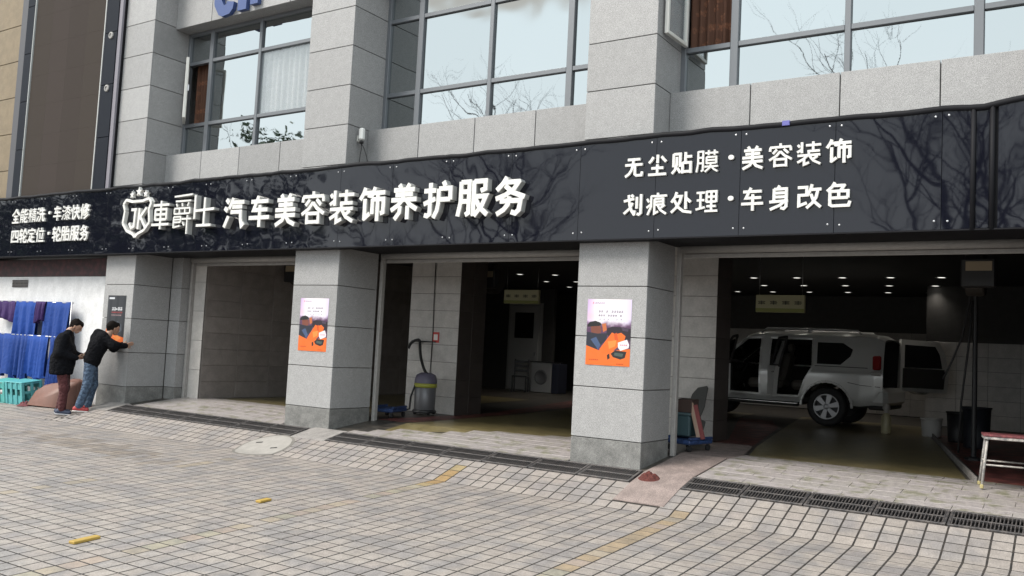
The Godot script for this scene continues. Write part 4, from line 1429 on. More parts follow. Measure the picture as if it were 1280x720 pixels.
func build_car() -> void:
	var paint := plain(lin(0.62, 0.62, 0.60), 0.28, 0.15)
	paint.clearcoat_enabled = true
	paint.clearcoat = 0.6
	paint.clearcoat_roughness = 0.08
	var trim := plain(lin(0.025, 0.024, 0.023), 0.7)
	var glass := plain(lin(0.012, 0.013, 0.014), 0.04)
	var chrome := plain(lin(0.65, 0.65, 0.66), 0.15, 1.0)
	var alloy := plain(lin(0.40, 0.40, 0.41), 0.4, 0.7)
	var seat_m := plain(lin(0.16, 0.145, 0.125), 0.7)
	var c := thing("off_road_car", "silver grey off-road car with its side doors and tailgate open inside the right bay", "car", Vector3(2.05, 0.113, -9.60))
	c.basis = Basis(Vector3.UP, deg_to_rad(-1.5))
	var V := func(l: Array) -> Array:
		var o := []
		for q in l:
			o.append(Vector2(q[0], q[1]))
		return o
	var roof: Array = V.call([[0.85, 0.44], [0.92, 0.56], [0.945, 0.80], [0.94, 1.06], [0.90, 1.17], [0.76, 1.72], [0.62, 1.85], [0.0, 1.90]])
	var keys := [
		[0.02, V.call([[0.78, 0.50], [0.84, 0.60], [0.88, 0.80], [0.88, 1.05], [0.86, 1.16], [0.74, 1.64], [0.60, 1.76], [0.0, 1.79]])],
		[0.16, V.call([[0.83, 0.48], [0.89, 0.58], [0.92, 0.80], [0.92, 1.06], [0.89, 1.17], [0.76, 1.70], [0.62, 1.83], [0.0, 1.87]])],
		[0.45, roof], [2.60, roof],
		[2.80, V.call([[0.85, 0.44], [0.92, 0.56], [0.945, 0.80], [0.94, 1.06], [0.90, 1.16], [0.77, 1.66], [0.62, 1.78], [0.0, 1.83]])],
		[3.50, V.call([[0.85, 0.44], [0.92, 0.56], [0.945, 0.80], [0.94, 1.02], [0.92, 1.10], [0.84, 1.16], [0.7, 1.19], [0.0, 1.22]])],
		[4.45, V.call([[0.84, 0.46], [0.90, 0.56], [0.92, 0.76], [0.92, 0.94], [0.89, 1.02], [0.80, 1.07], [0.6, 1.10], [0.0, 1.13]])],
		[4.72, V.call([[0.62, 0.50], [0.70, 0.60], [0.74, 0.74], [0.74, 0.88], [0.72, 0.94], [0.66, 0.97], [0.5, 0.99], [0.0, 1.0]])],
	]
	var rear_door := PackedVector2Array([Vector2(2.27, 0.56), Vector2(2.27, 1.74), Vector2(1.40, 1.74), Vector2(1.36, 1.18), Vector2(1.50, 0.92), Vector2(1.62, 0.56)])
	var front_door := PackedVector2Array([Vector2(2.43, 0.56), Vector2(2.46, 1.74), Vector2(2.76, 1.72), Vector2(3.30, 1.24), Vector2(3.48, 1.10), Vector2(3.48, 0.58)])
	var quarter := PackedVector2Array([Vector2(1.28, 1.24), Vector2(1.30, 1.69), Vector2(0.80, 1.69), Vector2(0.60, 1.56), Vector2(0.64, 1.42), Vector2(0.82, 1.24)])
	var na := 200
	var nt := 84
	for side in [1.0, -1.0]:
		var shell := G.new()
		var lining := G.new()
		var pane := G.new()
		var screen := G.new()
		var grid := []
		for i in na + 1:
			var a: float = lerpf(0.02, 4.72, float(i) / na)
			var sec := car_section(a, keys)
			var colm := []
			for j in nt + 1:
				var q := along(sec, float(j) / nt)
				colm.append(Vector3(a, q.y, q.x))
			grid.append(colm)
		var W := func(p: Vector3, k: float, dy: float) -> Vector3: return Vector3(-p.x, p.y - dy, p.z * k * side)
		for i in na:
			for j in nt:
				var q: Array = [grid[i][j], grid[i + 1][j], grid[i + 1][j + 1], grid[i][j + 1]]
				var m: Vector3 = (q[0] + q[2]) * 0.5
				var p := Vector2(m.x, m.y)
				if p.distance_to(Vector2(1.07, 0.39)) < 0.50 or p.distance_to(Vector2(3.86, 0.39)) < 0.50:
					continue
				var is_side := j < nt * 6 / 7 - 4
				var kind := 0
				if is_side and side > 0 and (inside(p, rear_door) or inside(p, front_door)):
					continue
				if is_side and m.y > 1.2 and ((side < 0 and m.y < 1.70 and (inside(p, rear_door) or inside(p, front_door)))):
					kind = 1
				if m.x > 2.80 and m.x < 3.46 and m.y > 1.19 and j > nt * 0.78:
					kind = 2
				var t: G = [shell, pane, screen][kind]
				var A: Vector3 = W.call(q[0], 1.0, 0.0)
				var B: Vector3 = W.call(q[1], 1.0, 0.0)
				var C: Vector3 = W.call(q[2], 1.0, 0.0)
				var D: Vector3 = W.call(q[3], 1.0, 0.0)
				if side > 0:
					t.quad(B, A, D, C)
				else:
					t.quad(A, B, C, D)
				if kind == 0 and m.x < 3.4:
					lining.quad(W.call(q[0], 0.95, 0.035), W.call(q[1], 0.95, 0.035), W.call(q[2], 0.95, 0.035), W.call(q[3], 0.95, 0.035))
		part(c, "body_side", shell.mesh(true), paint)
		part(c, "inner_lining", lining.mesh(true), trim)
		part(c, "window_glass", pane.mesh(true), glass)
		part(c, "windscreen", screen.mesh(true), glass)
		for wa in [1.07, 3.86]:
			wheel(c, Vector3(-wa, 0.392, 0.80 * side), side, M.rubber, alloy)
			# wheel housing and flared arch lip
			var hs := G.new()
			var lip := G.new()
			var pts := []
			for k in 15:
				var an := PI * k / 14
				pts.append(Vector2(cos(an) * 0.50, sin(an) * 0.50 + 0.39))
			for k in 14:
				var u: Vector2 = pts[k]
				var v: Vector2 = pts[k + 1]
				hs.quad(Vector3(-wa + u.x, u.y, 0.92 * side), Vector3(-wa + v.x, v.y, 0.92 * side), Vector3(-wa + v.x, v.y, 0.5 * side), Vector3(-wa + u.x, u.y, 0.5 * side))
			for k in 14:
				var u: Vector2 = pts[k]
				var v: Vector2 = pts[k + 1]
				lip.bar(Vector3(-wa + u.x, u.y, 0.935 * side), Vector3(-wa + v.x, v.y, 0.935 * side), 0.05, 0.05, 0.012)
			part(c, "wheel_housing", hs.mesh(), trim)
			part(c, "arch_lip", lip.mesh(), paint)
		# quarter window, proud of the panel; rounded door frame along the openings
		var qg := G.new()
		qg.prism(quarter, 0.0, 0.010)
		var tilt := Basis(Vector3(-1, 0, 0), Vector3(0, cos(0.25), -sin(0.25) * side), Vector3(0, sin(0.25) * side, cos(0.25)) * side)
		part(c, "quarter_window", qg.mesh(), glass, Vector3(0, 1.24 - 1.24 * cos(0.25), (0.886 + 1.24 * sin(0.25)) * side), tilt)
		if side > 0:
			var fr := G.new()
			for poly in [rear_door, front_door]:
				for k in poly.size():
					var e := PackedVector2Array([poly[k], poly[(k + 1) % poly.size()]])
					for st2 in 6:
						var u: Vector2 = e[0].lerp(e[1], st2 / 6.0)
						var v: Vector2 = e[0].lerp(e[1], (st2 + 1) / 6.0)
						fr.bar(Vector3(-u.x, u.y, door_s(u.y)), Vector3(-v.x, v.y, door_s(v.y)), 0.045, 0.03, 0.008)
			part(c, "door_frame", fr.mesh(), paint)
		# side step, roof rail
		var g := G.new()
		g.box(Vector3(-2.47, 0.385, 0.93 * side), Vector3(1.72, 0.06, 0.14), 0.02)
		var step := part(c, "side_step", g.mesh(), trim)
		part(step, "step_strip", cbox(Vector3(1.70, 0.012, 0.02), 0.003), chrome, Vector3(-2.47, 0.417, 0.995 * side))
		g = G.new()
		g.tube([Vector3(-0.48, 1.86, 0.64 * side), Vector3(-0.56, 1.935, 0.64 * side), Vector3(-1.2, 1.95, 0.64 * side), Vector3(-2.4, 1.945, 0.64 * side), Vector3(-2.52, 1.85, 0.63 * side)], 0.02, 8)
		g.box(Vector3(-1.5, 1.905, 0.64 * side), Vector3(0.08, 0.08, 0.03), 0.01)
		part(c, "roof_rail", g.mesh(true), alloy)
		# shut lines, fuel flap, waist moulding on the rear quarter
		g = G.new()
		g.bar(Vector3(-0.42, 0.86, 0.944 * side), Vector3(-0.66, 0.90, 0.948 * side), 0.012, 0.012, 0.002)
		g.bar(Vector3(-0.06, 0.84, 0.905 * side), Vector3(-0.44, 0.86, 0.944 * side), 0.012, 0.012, 0.002)
		g.bar(Vector3(-1.32, 1.20, 0.903 * side), Vector3(-0.30, 1.20, 0.893 * side), 0.014, 0.014, 0.003)
		part(c, "shut_line", g.mesh(), trim)
		# tail lamp cluster
		g = G.new()
		g.box(Vector3(-0.13, 1.31, 0.888 * side), Vector3(0.16, 0.28, 0.07), 0.025)
		var lamp := part(c, "tail_lamp", g.mesh(), plain(lin(0.30, 0.012, 0.012), 0.12))
		part(lamp, "clear_lens", cbox(Vector3(0.20, 0.09, 0.07), 0.02), plain(lin(0.5, 0.48, 0.46), 0.1), Vector3(-0.14, 1.10, 0.90 * side))
		part(c, "headlamp", cbox(Vector3(0.30, 0.17, 0.10), 0.04), plain(lin(0.6, 0.6, 0.6), 0.08), Vector3(-4.50, 0.90, 0.86 * side))
	# bumpers, floor pan, dashboard, grille
	var g := G.new()
	g.box(Vector3(-0.10, 0.64, 0), Vector3(0.34, 0.36, 1.78), 0.08)
	part(c, "rear_bumper", g.mesh(), paint)
	part(c, "bumper_lower", cbox(Vector3(0.30, 0.10, 1.70), 0.03), trim, Vector3(-0.14, 0.44, 0))
	part(c, "front_bumper", cbox(Vector3(0.28, 0.34, 1.60), 0.10), paint, Vector3(-4.66, 0.60, 0))
	part(c, "grille", cbox(Vector3(0.05, 0.22, 0.9), 0.02), chrome, Vector3(-4.72, 0.88, 0))
	part(c, "floor_pan", cbox(Vector3(4.3, 0.12, 1.60), 0.02), trim, Vector3(-2.3, 0.50, 0))
	part(c, "dashboard", cbox(Vector3(0.42, 0.46, 1.62), 0.10), trim, Vector3(-3.32, 0.96, 0))
	g = G.new()
	var ring := []
	for k in 19:
		var an := TAU * k / 18
		ring.append(Vector3(-2.98 + sin(an) * 0.06, 1.14 + sin(an) * 0.17, 0.40 + cos(an) * 0.19))
	g.tube(ring, 0.016, 7, false)
	g.tube([Vector3(-3.14, 1.05, 0.40), Vector3(-2.99, 1.14, 0.40)], 0.03, 7)
	part(c, "steering_wheel", g.mesh(true), trim)
	for s in [[-2.55, 0.38], [-2.55, -0.38], [-1.62, 0.38], [-1.62, -0.38]]:
		var sg := G.new()
		sg.box(Vector3(s[0], 0.78, s[1]), Vector3(0.52, 0.20, 0.54), 0.06)
		sg.box(Vector3(s[0] + 0.26, 1.12, s[1]), Vector3(0.17, 0.66, 0.50), 0.07, Basis(Vector3(0, 0, 1), -0.22))
		var st := part(c, "seat", sg.mesh(), seat_m)
		part(st, "headrest", cbox(Vector3(0.10, 0.20, 0.28), 0.04), seat_m, Vector3(s[0] + 0.36, 1.55, s[1]))
	# side doors of the visible side, swung open on their front hinges
	car_door(c, rear_door, Vector2(2.27, 0.56), 62.0, paint, trim, glass, chrome, false)
	car_door(c, front_door, Vector2(3.48, 0.58), 52.0, paint, trim, glass, chrome, true)
	# tailgate hinged on the far side, swung straight back
	g = G.new()
	var gate := PackedVector2Array([Vector2(0.0, 0.76), Vector2(1.26, 0.74), Vector2(1.31, 1.15), Vector2(1.19, 1.60), Vector2(1.02, 1.82), Vector2(0.04, 1.84)])
	g.prism(gate, -0.07, 0.0)
	var tg := part(c, "tailgate", g.mesh(), paint, Vector3(0.0, 0.0, -0.60), Basis(Vector3.UP, deg_to_rad(54.0)))
	g = G.new()
	g.prism(PackedVector2Array([Vector2(0.07, 0.84), Vector2(1.14, 0.83), Vector2(1.18, 1.15), Vector2(1.16, 1.24), Vector2(0.08, 1.24)]), 0.0005, 0.03)
	part(tg, "inner_trim", g.mesh(), trim)
	g = G.new()
	g.prism(PackedVector2Array([Vector2(0.12, 1.26), Vector2(1.12, 1.26), Vector2(1.04, 1.56), Vector2(0.92, 1.72), Vector2(0.12, 1.73)]), 0.0005, 0.012)
	part(tg, "gate_window", g.mesh(), glass)
	g = G.new()
	g.lathe(Vector3.ZERO, [Vector2(0.0, 0.24), Vector2(0.32, 0.23), Vector2(0.385, 0.18), Vector2(0.39, 0.02), Vector2(0.36, 0.0)], 32, Basis(Vector3.RIGHT, -PI / 2))
	part(tg, "spare_wheel_cover", g.mesh(true), paint, Vector3(0.68, 1.08, -0.075))

func car_door(c: Node, outline: PackedVector2Array, hinge: Vector2, open: float, paint: Material, trim: Material, glass: Material, chrome: Material, with_mirror: bool) -> void:
	# outline in (a, y); door axes: x back from the hinge, y up, z outwards
	var low := PackedVector2Array()
	var all := PackedVector2Array()
	for q in outline:
		all.append(Vector2(hinge.x - q.x, q.y))
	var cut := PackedVector2Array([Vector2(-0.5, 0.0), Vector2(2, 0.0), Vector2(2, 1.16), Vector2(-0.5, 1.16)])
	for poly in Geometry2D.intersect_polygons(all, cut):
		low = poly
	var g := G.new()
	g.prism(low, -0.08, 0.0)
	var d := part(c, "side_door", g.mesh(), paint, Vector3(-hinge.x, 0.0, 0.945), Basis(Vector3.UP, -deg_to_rad(open)))
	g = G.new()
	for poly in Geometry2D.offset_polygon(low, -0.05):
		g.prism(poly, -0.115, -0.0805)
	part(d, "door_trim", g.mesh(), trim)
	g = G.new()
	var up := PackedVector2Array([Vector2(-0.5, 1.165), Vector2(2, 1.165), Vector2(2, 2.0), Vector2(-0.5, 2.0)])
	for poly in Geometry2D.intersect_polygons(all, up):
		for k in poly.size():
			var a := poly[k]
			var b := poly[(k + 1) % poly.size()]
			if a.distance_to(b) > 0.04:
				g.bar(Vector3(a.x, a.y, -0.07 - (a.y - 1.16) * 0.25), Vector3(b.x, b.y, -0.07 - (b.y - 1.16) * 0.25), 0.05, 0.04, 0.008)
		var pg := G.new()
		for inner in Geometry2D.offset_polygon(poly, -0.02):
			pg.prism(inner, -0.012, 0.0)
		part(d, "door_window", pg.mesh(), glass, Vector3(0, 0.0, -0.07 + 1.16 * 0.24), Basis(Vector3.RIGHT, -0.24))
	part(d, "window_frame", g.mesh(), trim)
	var xm := 0.0
	for q in low:
		xm = maxf(xm, q.x)
	part(d, "handle", cbox(Vector3(0.18, 0.035, 0.03), 0.008), chrome, Vector3(xm - 0.18, 1.04, 0.02))
	part(d, "inner_handle", cbox(Vector3(0.05, 0.22, 0.05), 0.015), chrome, Vector3(xm * 0.5, 0.98, -0.135))
	if with_mirror:
		g = G.new()
		g.box(Vector3(0.10, 1.24, 0.12), Vector3(0.12, 0.20, 0.24), 0.05)
		part(d, "mirror", g.mesh(), paint)

# ---------------------------------------------------------------- small things
func image_rect(im: Image, x0: float, y0: float, x1: float, y1: float, c: Color) -> void:
	im.fill_rect(Rect2i(int(x0), int(y0), maxi(1, int(x1 - x0)), maxi(1, int(y1 - y0))), c)

func image_poly(im: Image, pts: Array, c: Color) -> void:
	var pl := PackedVector2Array()
	var r := Rect2(pts[0][0], pts[0][1], 0, 0)
	for q in pts:
		pl.append(Vector2(q[0], q[1]))
		r = r.expand(Vector2(q[0], q[1]))
	for y in range(maxi(0, int(r.position.y)), mini(im.get_height(), int(r.end.y) + 1)):
		for x in range(maxi(0, int(r.position.x)), mini(im.get_width(), int(r.end.x) + 1)):
			if Geometry2D.is_point_in_polygon(Vector2(x + 0.5, y + 0.5), pl):
				im.set_pixel(x, y, c)

func print_line(im: Image, x: float, y: float, n: int, w: float, h: float, gap: float, c: Color, sd: int) -> void:
	# a row of small block characters too small to read, as in the photograph
	var r := RandomNumberGenerator.new()
	r.seed = sd
	for k in n:
		var cx := x + k * (w + gap)
		if r.randf() < 0.08:
			continue
		image_rect(im, cx, y + h * 0.1, cx + w, y + h * 0.22, c)
		image_rect(im, cx + w * 0.4, y, cx + w * 0.6, y + h, c)
		image_rect(im, cx, y + h * r.randf_range(0.4, 0.6), cx + w, y + h * 0.68, c)
		image_rect(im, cx + w * r.randf_range(0, 0.2), y + h * 0.5, cx + w * 0.25, y + h, c)
		image_rect(im, cx + w * 0.78, y + h * 0.3, cx + w * 0.95, y + h, c)

func poster_image() -> ImageTexture:
	var w := 240
	var h := 320
	var im := Image.create(w, h, false, Image.FORMAT_RGB8)
	var f := FastNoiseLite.new()
	f.frequency = 0.02
	for y in h:
		for x in w:
			var t := float(y) / h
			var s := float(x) / w
			var c := Color(0.98, 0.96, 0.99).lerp(Color(0.74, 0.55, 0.82), clampf((0.22 - s) * 3.0, 0, 0.8) * (1.0 - t))
			c = c.lerp(Color(0.80, 0.72, 0.92), clampf((s - 0.75) * 2.0, 0, 0.7))
			c = c.lerp(Color(0.36, 0.24, 0.36), smoothstep(0.30, 0.44, t + f.get_noise_2d(x, y) * 0.05))
			c = c.lerp(Color(0.98, 0.62, 0.38), clampf((0.34 - t) * 3.0, 0, 1) * smoothstep(0.2, 0.0, absf(s - 0.1)) * smoothstep(0.16, 0.34, t))
			im.set_pixel(x, y, c)
	# dark car roof line and windscreen on the right
	image_poly(im, [[112, 142], [140, 132], [200, 134], [240, 142], [240, 196], [150, 190], [110, 170]], Color(0.17, 0.13, 0.17))
	image_poly(im, [[190, 136], [228, 140], [226, 154], [196, 150]], Color(0.30, 0.24, 0.32))
	# the worker: peaked cap, face, dark sleeve
	image_poly(im, [[2, 128], [16, 112], [48, 106], [74, 114], [84, 126], [60, 132], [6, 136]], Color(0.12, 0.11, 0.12))
	image_poly(im, [[22, 134], [74, 130], [84, 146], [78, 166], [52, 172], [26, 162]], Color(0.50, 0.28, 0.22))
	image_poly(im, [[84, 120], [106, 116], [112, 150], [92, 160]], Color(0.78, 0.44, 0.26))
	image_poly(im, [[0, 160], [60, 168], [118, 164], [112, 196], [80, 226], [60, 244], [0, 230]], Color(0.16, 0.17, 0.22))
	image_poly(im, [[24, 196], [54, 184], [80, 222], [66, 244]], Color(0.28, 0.36, 0.50))
	# orange ground and gloves
	image_poly(im, [[0, 226], [70, 248], [130, 250], [240, 236], [240, 320], [0, 320]], Color(0.95, 0.45, 0.16))
	image_poly(im, [[74, 244], [128, 176], [140, 160], [160, 168], [190, 160], [214, 176], [206, 206], [170, 232], [132, 262], [90, 262]], Color(0.96, 0.44, 0.14))
	image_poly(im, [[150, 168], [166, 160], [176, 196], [160, 206]], Color(0.85, 0.34, 0.10))
	image_poly(im, [[120, 204], [166, 196], [160, 226], [128, 240]], Color(0.99, 0.58, 0.26))
	# white tag
	image_poly(im, [[174, 208], [222, 192], [234, 216], [232, 232], [190, 246], [176, 232]], Color(0.98, 0.93, 0.95))
	print_line(im, 186, 216, 4, 8, 8, 2, Color(0.85, 0.3, 0.4), 3)
	# dark tool
	image_poly(im, [[138, 262], [160, 246], [222, 250], [214, 280], [190, 288], [150, 278]], Color(0.14, 0.13, 0.14))
	image_poly(im, [[158, 256], [206, 260], [200, 276], [156, 270]], Color(0.30, 0.36, 0.34))
	image_poly(im, [[118, 270], [130, 262], [134, 284], [122, 292]], Color(0.16, 0.12, 0.12))
	# small print
	print_line(im, 28, 14, 1, 8, 10, 3, Color(0.85, 0.25, 0.2), 5)
	print_line(im, 42, 14, 5, 9, 10, 2, Color(0.50, 0.32, 0.48), 6)
	print_line(im, 62, 54, 4, 12, 12, 2, Color(0.35, 0.30, 0.36), 7)
	print_line(im, 134, 54, 5, 11, 12, 2, Color(0.35, 0.30, 0.36), 8)
	print_line(im, 62, 74, 10, 11, 11, 2, Color(0.35, 0.30, 0.36), 9)
	for k in 6:
		print_line(im, 68 + k * 23, 94, 1, 8, 8, 2, Color(0.50, 0.46, 0.55), 10 + k)
	print_line(im, 18, 292, 5, 9, 7, 2, Color(0.60, 0.18, 0.05), 21)
	print_line(im, 170, 308, 6, 6, 6, 2, Color(0.55, 0.18, 0.05), 22)
	return ImageTexture.create_from_image(im)

func black_poster_image() -> ImageTexture:
	var w := 240
	var h := 360
	var im := Image.create(w, h, false, Image.FORMAT_RGB8)
	im.fill(Color(0.17, 0.18, 0.20))
	image_rect(im, 18, 14, 90, 28, Color(0.85, 0.86, 0.88))
	print_line(im, 62, 88, 2, 26, 26, 4, Color(0.92, 0.92, 0.93), 3)
	image_rect(im, 118, 98, 136, 106, Color(0.92, 0.92, 0.93))
	print_line(im, 140, 86, 2, 28, 28, 4, Color(0.92, 0.92, 0.93), 4)
	print_line(im, 60, 120, 9, 13, 12, 3, Color(0.78, 0.20, 0.20), 5)
	print_line(im, 60, 142, 9, 11, 10, 4, Color(0.85, 0.70, 0.70), 6)
	image_poly(im, [[110, 220], [150, 190], [200, 215], [215, 260], [160, 280], [110, 262]], Color(0.30, 0.32, 0.36))
	image_poly(im, [[128, 226], [160, 200], [176, 210], [140, 252]], Color(0.46, 0.48, 0.52))
	image_poly(im, [[0, 250], [70, 262], [120, 290], [180, 300], [240, 310], [240, 360], [0, 360]], Color(0.93, 0.45, 0.18))
	image_poly(im, [[110, 300], [170, 296], [210, 316], [150, 340]], Color(0.97, 0.58, 0.26))
	return ImageTexture.create_from_image(im)

func poster(called: String, tex: ImageTexture, at: Vector3, w: float, h: float, label: String, group: String) -> void:
	var g := G.new()
	var n := 8
	for i in n:                          # a sheet that bulges a little off the stone
		var a := -w / 2 + w * i / n
		var b := -w / 2 + w * (i + 1) / n
		var za := 0.003 + 0.004 * sin(PI * i / n) + 0.002 * sin(i * 2.1)
		var zb := 0.003 + 0.004 * sin(PI * (i + 1) / n) + 0.002 * sin((i + 1) * 2.1)
		var A := Vector3(a, 0, za)
		var B := Vector3(b, 0, zb)
		var C := Vector3(b, h, zb)
		var D := Vector3(a, h, za)
		var u0 := float(i) / n
		var u1 := float(i + 1) / n
		g.tri(A, B, C, Vector2(u0, 1), Vector2(u1, 1), Vector2(u1, 0))
		g.tri(A, C, D, Vector2(u0, 1), Vector2(u1, 0), Vector2(u0, 0))
	var m := plain(Color(0.86, 0.86, 0.86), 0.4)
	m.albedo_texture = tex
	single(called, g.mesh(), m, label, "poster", at, group)

func tubes(parent: Node, called: String, lines: Array, r: float, m: Material, sides := 8) -> MeshInstance3D:
	var g := G.new()
	for l in lines:
		g.tube(l, r, sides)
	return part(parent, called, g.mesh(true), m)

func build_props() -> void:
	var tex := poster_image()
	poster("poster", tex, Vector3(0.458, 1.19, 0.001), 0.60, 0.81, "orange and white poster on the granite pillar nearest the camera", "orange posters")
	poster("poster", tex, Vector3(-4.59, 1.148, 0.001), 0.60, 0.81, "orange and white poster on the middle granite pillar", "orange posters")
	poster("poster", black_poster_image(), Vector3(-9.71, 1.06, 0.001), 0.56, 0.895, "black and orange poster being fixed to the left pillar by the men", "")
	# security camera on the middle pillar
	var cc := thing("security_camera", "white security camera on a bracket beside the middle pillar above the sign", "camera", Vector3(-4.132, 4.42, -0.24))
	part(cc, "bracket", cbox(Vector3(0.012, 0.10, 0.06), 0.003), M.white_frame, Vector3(0.006, 0.04, 0))
	var g := G.new()
	g.box(Vector3(0.09, 0.10, 0.02), Vector3(0.085, 0.19, 0.085), 0.02)
	part(cc, "housing", g.mesh(), plain(lin(0.66, 0.66, 0.64), 0.4))
	g = G.new()
	g.lathe(Vector3(0.09, -0.035, 0.02), [Vector2(0.0, -0.02), Vector2(0.03, -0.012), Vector2(0.036, 0.02)], 14)
	part(cc, "lens", g.mesh(true), M.black_plastic)
	tubes(cc, "cable", [[Vector3(0.08, -0.04, 0.01), Vector3(0.09, -0.12, 0.01), Vector3(0.06, -0.22, 0.0), Vector3(0.07, -0.36, 0.02)], [Vector3(0.03, 0.0, -0.01), Vector3(0.10, -0.10, -0.03), Vector3(0.14, -0.24, -0.06), Vector3(0.16, -0.34, -0.08)]], 0.006, M.rubber, 5)
	# yellow painted bars lying on the paving
	var yel := textured(lin(0.46, 0.30, 0.06), M.smooth_tex, 0.5, 0.6)
	var bars := [[-1.78, 5.22, 0.25, "long yellow painted bar lying on the paving at the lower left"], [-1.86, 3.20, 0.16, "short yellow painted bar lying on the paving nearer the doors"]]
	for b in bars:
		g = G.new()
		g.box(Vector3(0, 0.012, 0), Vector3(0.075, 0.024, b[2]), 0.004)
		var o := single("yellow_bar", g.mesh(), yel, b[3], "bar", Vector3(b[0], ground_y(b[0], b[1]) + 0.001, b[1]), "yellow bars on the paving")
		o.basis = lie_flat(b[0], b[1], 0.06)
	single("red_netting", heap_mesh(0.13, 0.06, 9), textured(lin(0.15, 0.038, 0.03), M.dirty_tex, 0.12, 0.95), "small heap of red netting at the foot of the pillar nearest the camera", "netting", Vector3(1.20, ground_y(1.2, 0.30) + 0.004, 0.30)).basis = lie_flat(1.2, 0.3)
	# stool at the right edge
	var st := thing("stool", "white framed stool with a worn red seat at the right edge", "stool", Vector3(4.66, floor_y(-1.12), -1.12))
	st.rotation.y = 0.16
	var white := textured(lin(0.66, 0.63, 0.60), M.dirty_tex, 0.5, 0.55)
	slab(st, "seat", -0.24, 0.24, 0.545, 0.572, -0.17, 0.17, textured(lin(0.34, 0.10, 0.11), M.dirty_tex, 0.5, 0.6), 0.006)
	slab(st, "seat_frame", -0.235, 0.235, 0.515, 0.545, -0.165, 0.165, white, 0.006)
	for sx in [-1, 1]:
		for sz in [-1, 1]:
			var lg := tubes(st, "leg", [[Vector3(sx * 0.20, 0.53, sz * 0.13), Vector3(sx * 0.25, 0.02, sz * 0.17)]], 0.0135, white)
			part(lg, "foot_cap", cbox(Vector3(0.035, 0.045, 0.035), 0.008), plain(lin(0.40, 0.34, 0.16), 0.7), Vector3(sx * 0.251, 0.0225, sz * 0.171))
	tubes(st, "stretcher", [[Vector3(-0.23, 0.25, 0.15), Vector3(0.23, 0.25, 0.15)], [Vector3(-0.23, 0.27, -0.15), Vector3(0.23, 0.27, -0.15)]], 0.009, white)
	tubes(st, "side_stretcher", [[Vector3(-0.232, 0.30, -0.15), Vector3(-0.232, 0.30, 0.15)], [Vector3(0.232, 0.30, -0.15), Vector3(0.232, 0.30, 0.15)]], 0.009, white)
	# wet and dry vacuum cleaner by the inner pier
	var va := thing("vacuum_cleaner", "grey drum vacuum cleaner with yellow band and black hose at the inner pier", "vacuum cleaner", Vector3(-4.42, 0.113, -2.62))
	g = G.new()
	g.lathe(Vector3.ZERO, [Vector2(0.17, 0.07), Vector2(0.185, 0.09), Vector2(0.19, 0.46), Vector2(0.18, 0.47)], 24)
	part(va, "drum", g.mesh(true), plain(lin(0.17, 0.17, 0.18), 0.45, 0.4))
	g = G.new()
	g.lathe(Vector3.ZERO, [Vector2(0.19, 0.472), Vector2(0.205, 0.48), Vector2(0.205, 0.535), Vector2(0.19, 0.545)], 24)
	part(va, "band", g.mesh(true), plain(lin(0.36, 0.37, 0.06), 0.5))
	g = G.new()
	g.lathe(Vector3.ZERO, [Vector2(0.20, 0.546), Vector2(0.20, 0.60), Vector2(0.17, 0.69), Vector2(0.09, 0.73), Vector2(0.0, 0.735)], 24)
	part(va, "motor_head", g.mesh(true), plain(lin(0.13, 0.12, 0.17), 0.5))
	g = G.new()
	g.lathe(Vector3.ZERO, [Vector2(0.0, 0.03), Vector2(0.21, 0.03), Vector2(0.215, 0.06), Vector2(0.19, 0.085)], 24)
	part(va, "base_ring", g.mesh(true), M.black_plastic)
	for k in 4:
		var an := TAU * k / 4 + 0.5
		g = G.new()
		g.lathe(Vector3(cos(an) * 0.18, 0, sin(an) * 0.18), [Vector2(0.0, 0.0), Vector2(0.025, 0.005), Vector2(0.03, 0.03), Vector2(0.0, 0.04)], 10)
		part(va, "castor", g.mesh(true), M.rubber)
	var hose := Curve3D.new()
	hose.add_point(Vector3(0.08, 0.70, 0.06), Vector3.ZERO, Vector3(-0.10, 0.06, 0.0))
	hose.add_point(Vector3(-0.20, 0.96, -0.08), Vector3(0.08, -0.10, 0.04), Vector3(-0.06, 0.09, -0.04))
	hose.add_point(Vector3(-0.36, 1.25, -0.22), Vector3(0.03, -0.10, 0.03), Vector3(-0.03, 0.07, -0.02))
	hose.add_point(Vector3(-0.50, 1.29, -0.25), Vector3(0.07, 0.02, 0.0), Vector3(-0.07, -0.02, 0.0))
	hose.add_point(Vector3(-0.64, 1.14, -0.24), Vector3(0.02, 0.08, 0.0), Vector3(0, 0, 0))
	var hp := []
	for q in hose.tessellate_even_length(4, 0.06):
		hp.append(q)
	tubes(va, "hose", [hp], 0.026, M.rubber, 9)
	tubes(va, "drain_hose", [[Vector3(-0.10, 0.50, 0.17), Vector3(-0.19, 0.30, 0.16), Vector3(-0.22, 0.08, 0.14), Vector3(-0.40, 0.03, 0.16), Vector3(-0.62, 0.025, 0.20)]], 0.017, M.rubber, 7)
	# hook that carries the hose
	var hk := thing("hose_hook", "small wall hook on the tiled pier holding the vacuum hose", "hook", Vector3(-4.82, 1.38, -2.99))
	tubes(hk, "hook_rod", [[Vector3(0, 0.0, 0.0), Vector3(0, -0.02, 0.10), Vector3(0, -0.10, 0.13), Vector3(0, -0.14, 0.09)]], 0.008, M.steel, 6)
	slab(hk, "rail", -0.28, 0.28, 0.0, 0.022, -0.01, 0.012, M.black_plastic, 0.003)
	# surface cable down the pier and a small red fire notice
	var wire := thing("surface_cable", "thin black cable running down the white tiled pier", "cable", Vector3(-4.63, 0.75, -2.988))
	tubes(wire, "cable_run", [[Vector3(-0.01, 2.2, 0.0), Vector3(0.0, 1.4, 0.002), Vector3(0.015, 0.8, 0.0), Vector3(0.0, 0.0, 0.002)]], 0.008, M.rubber, 5)
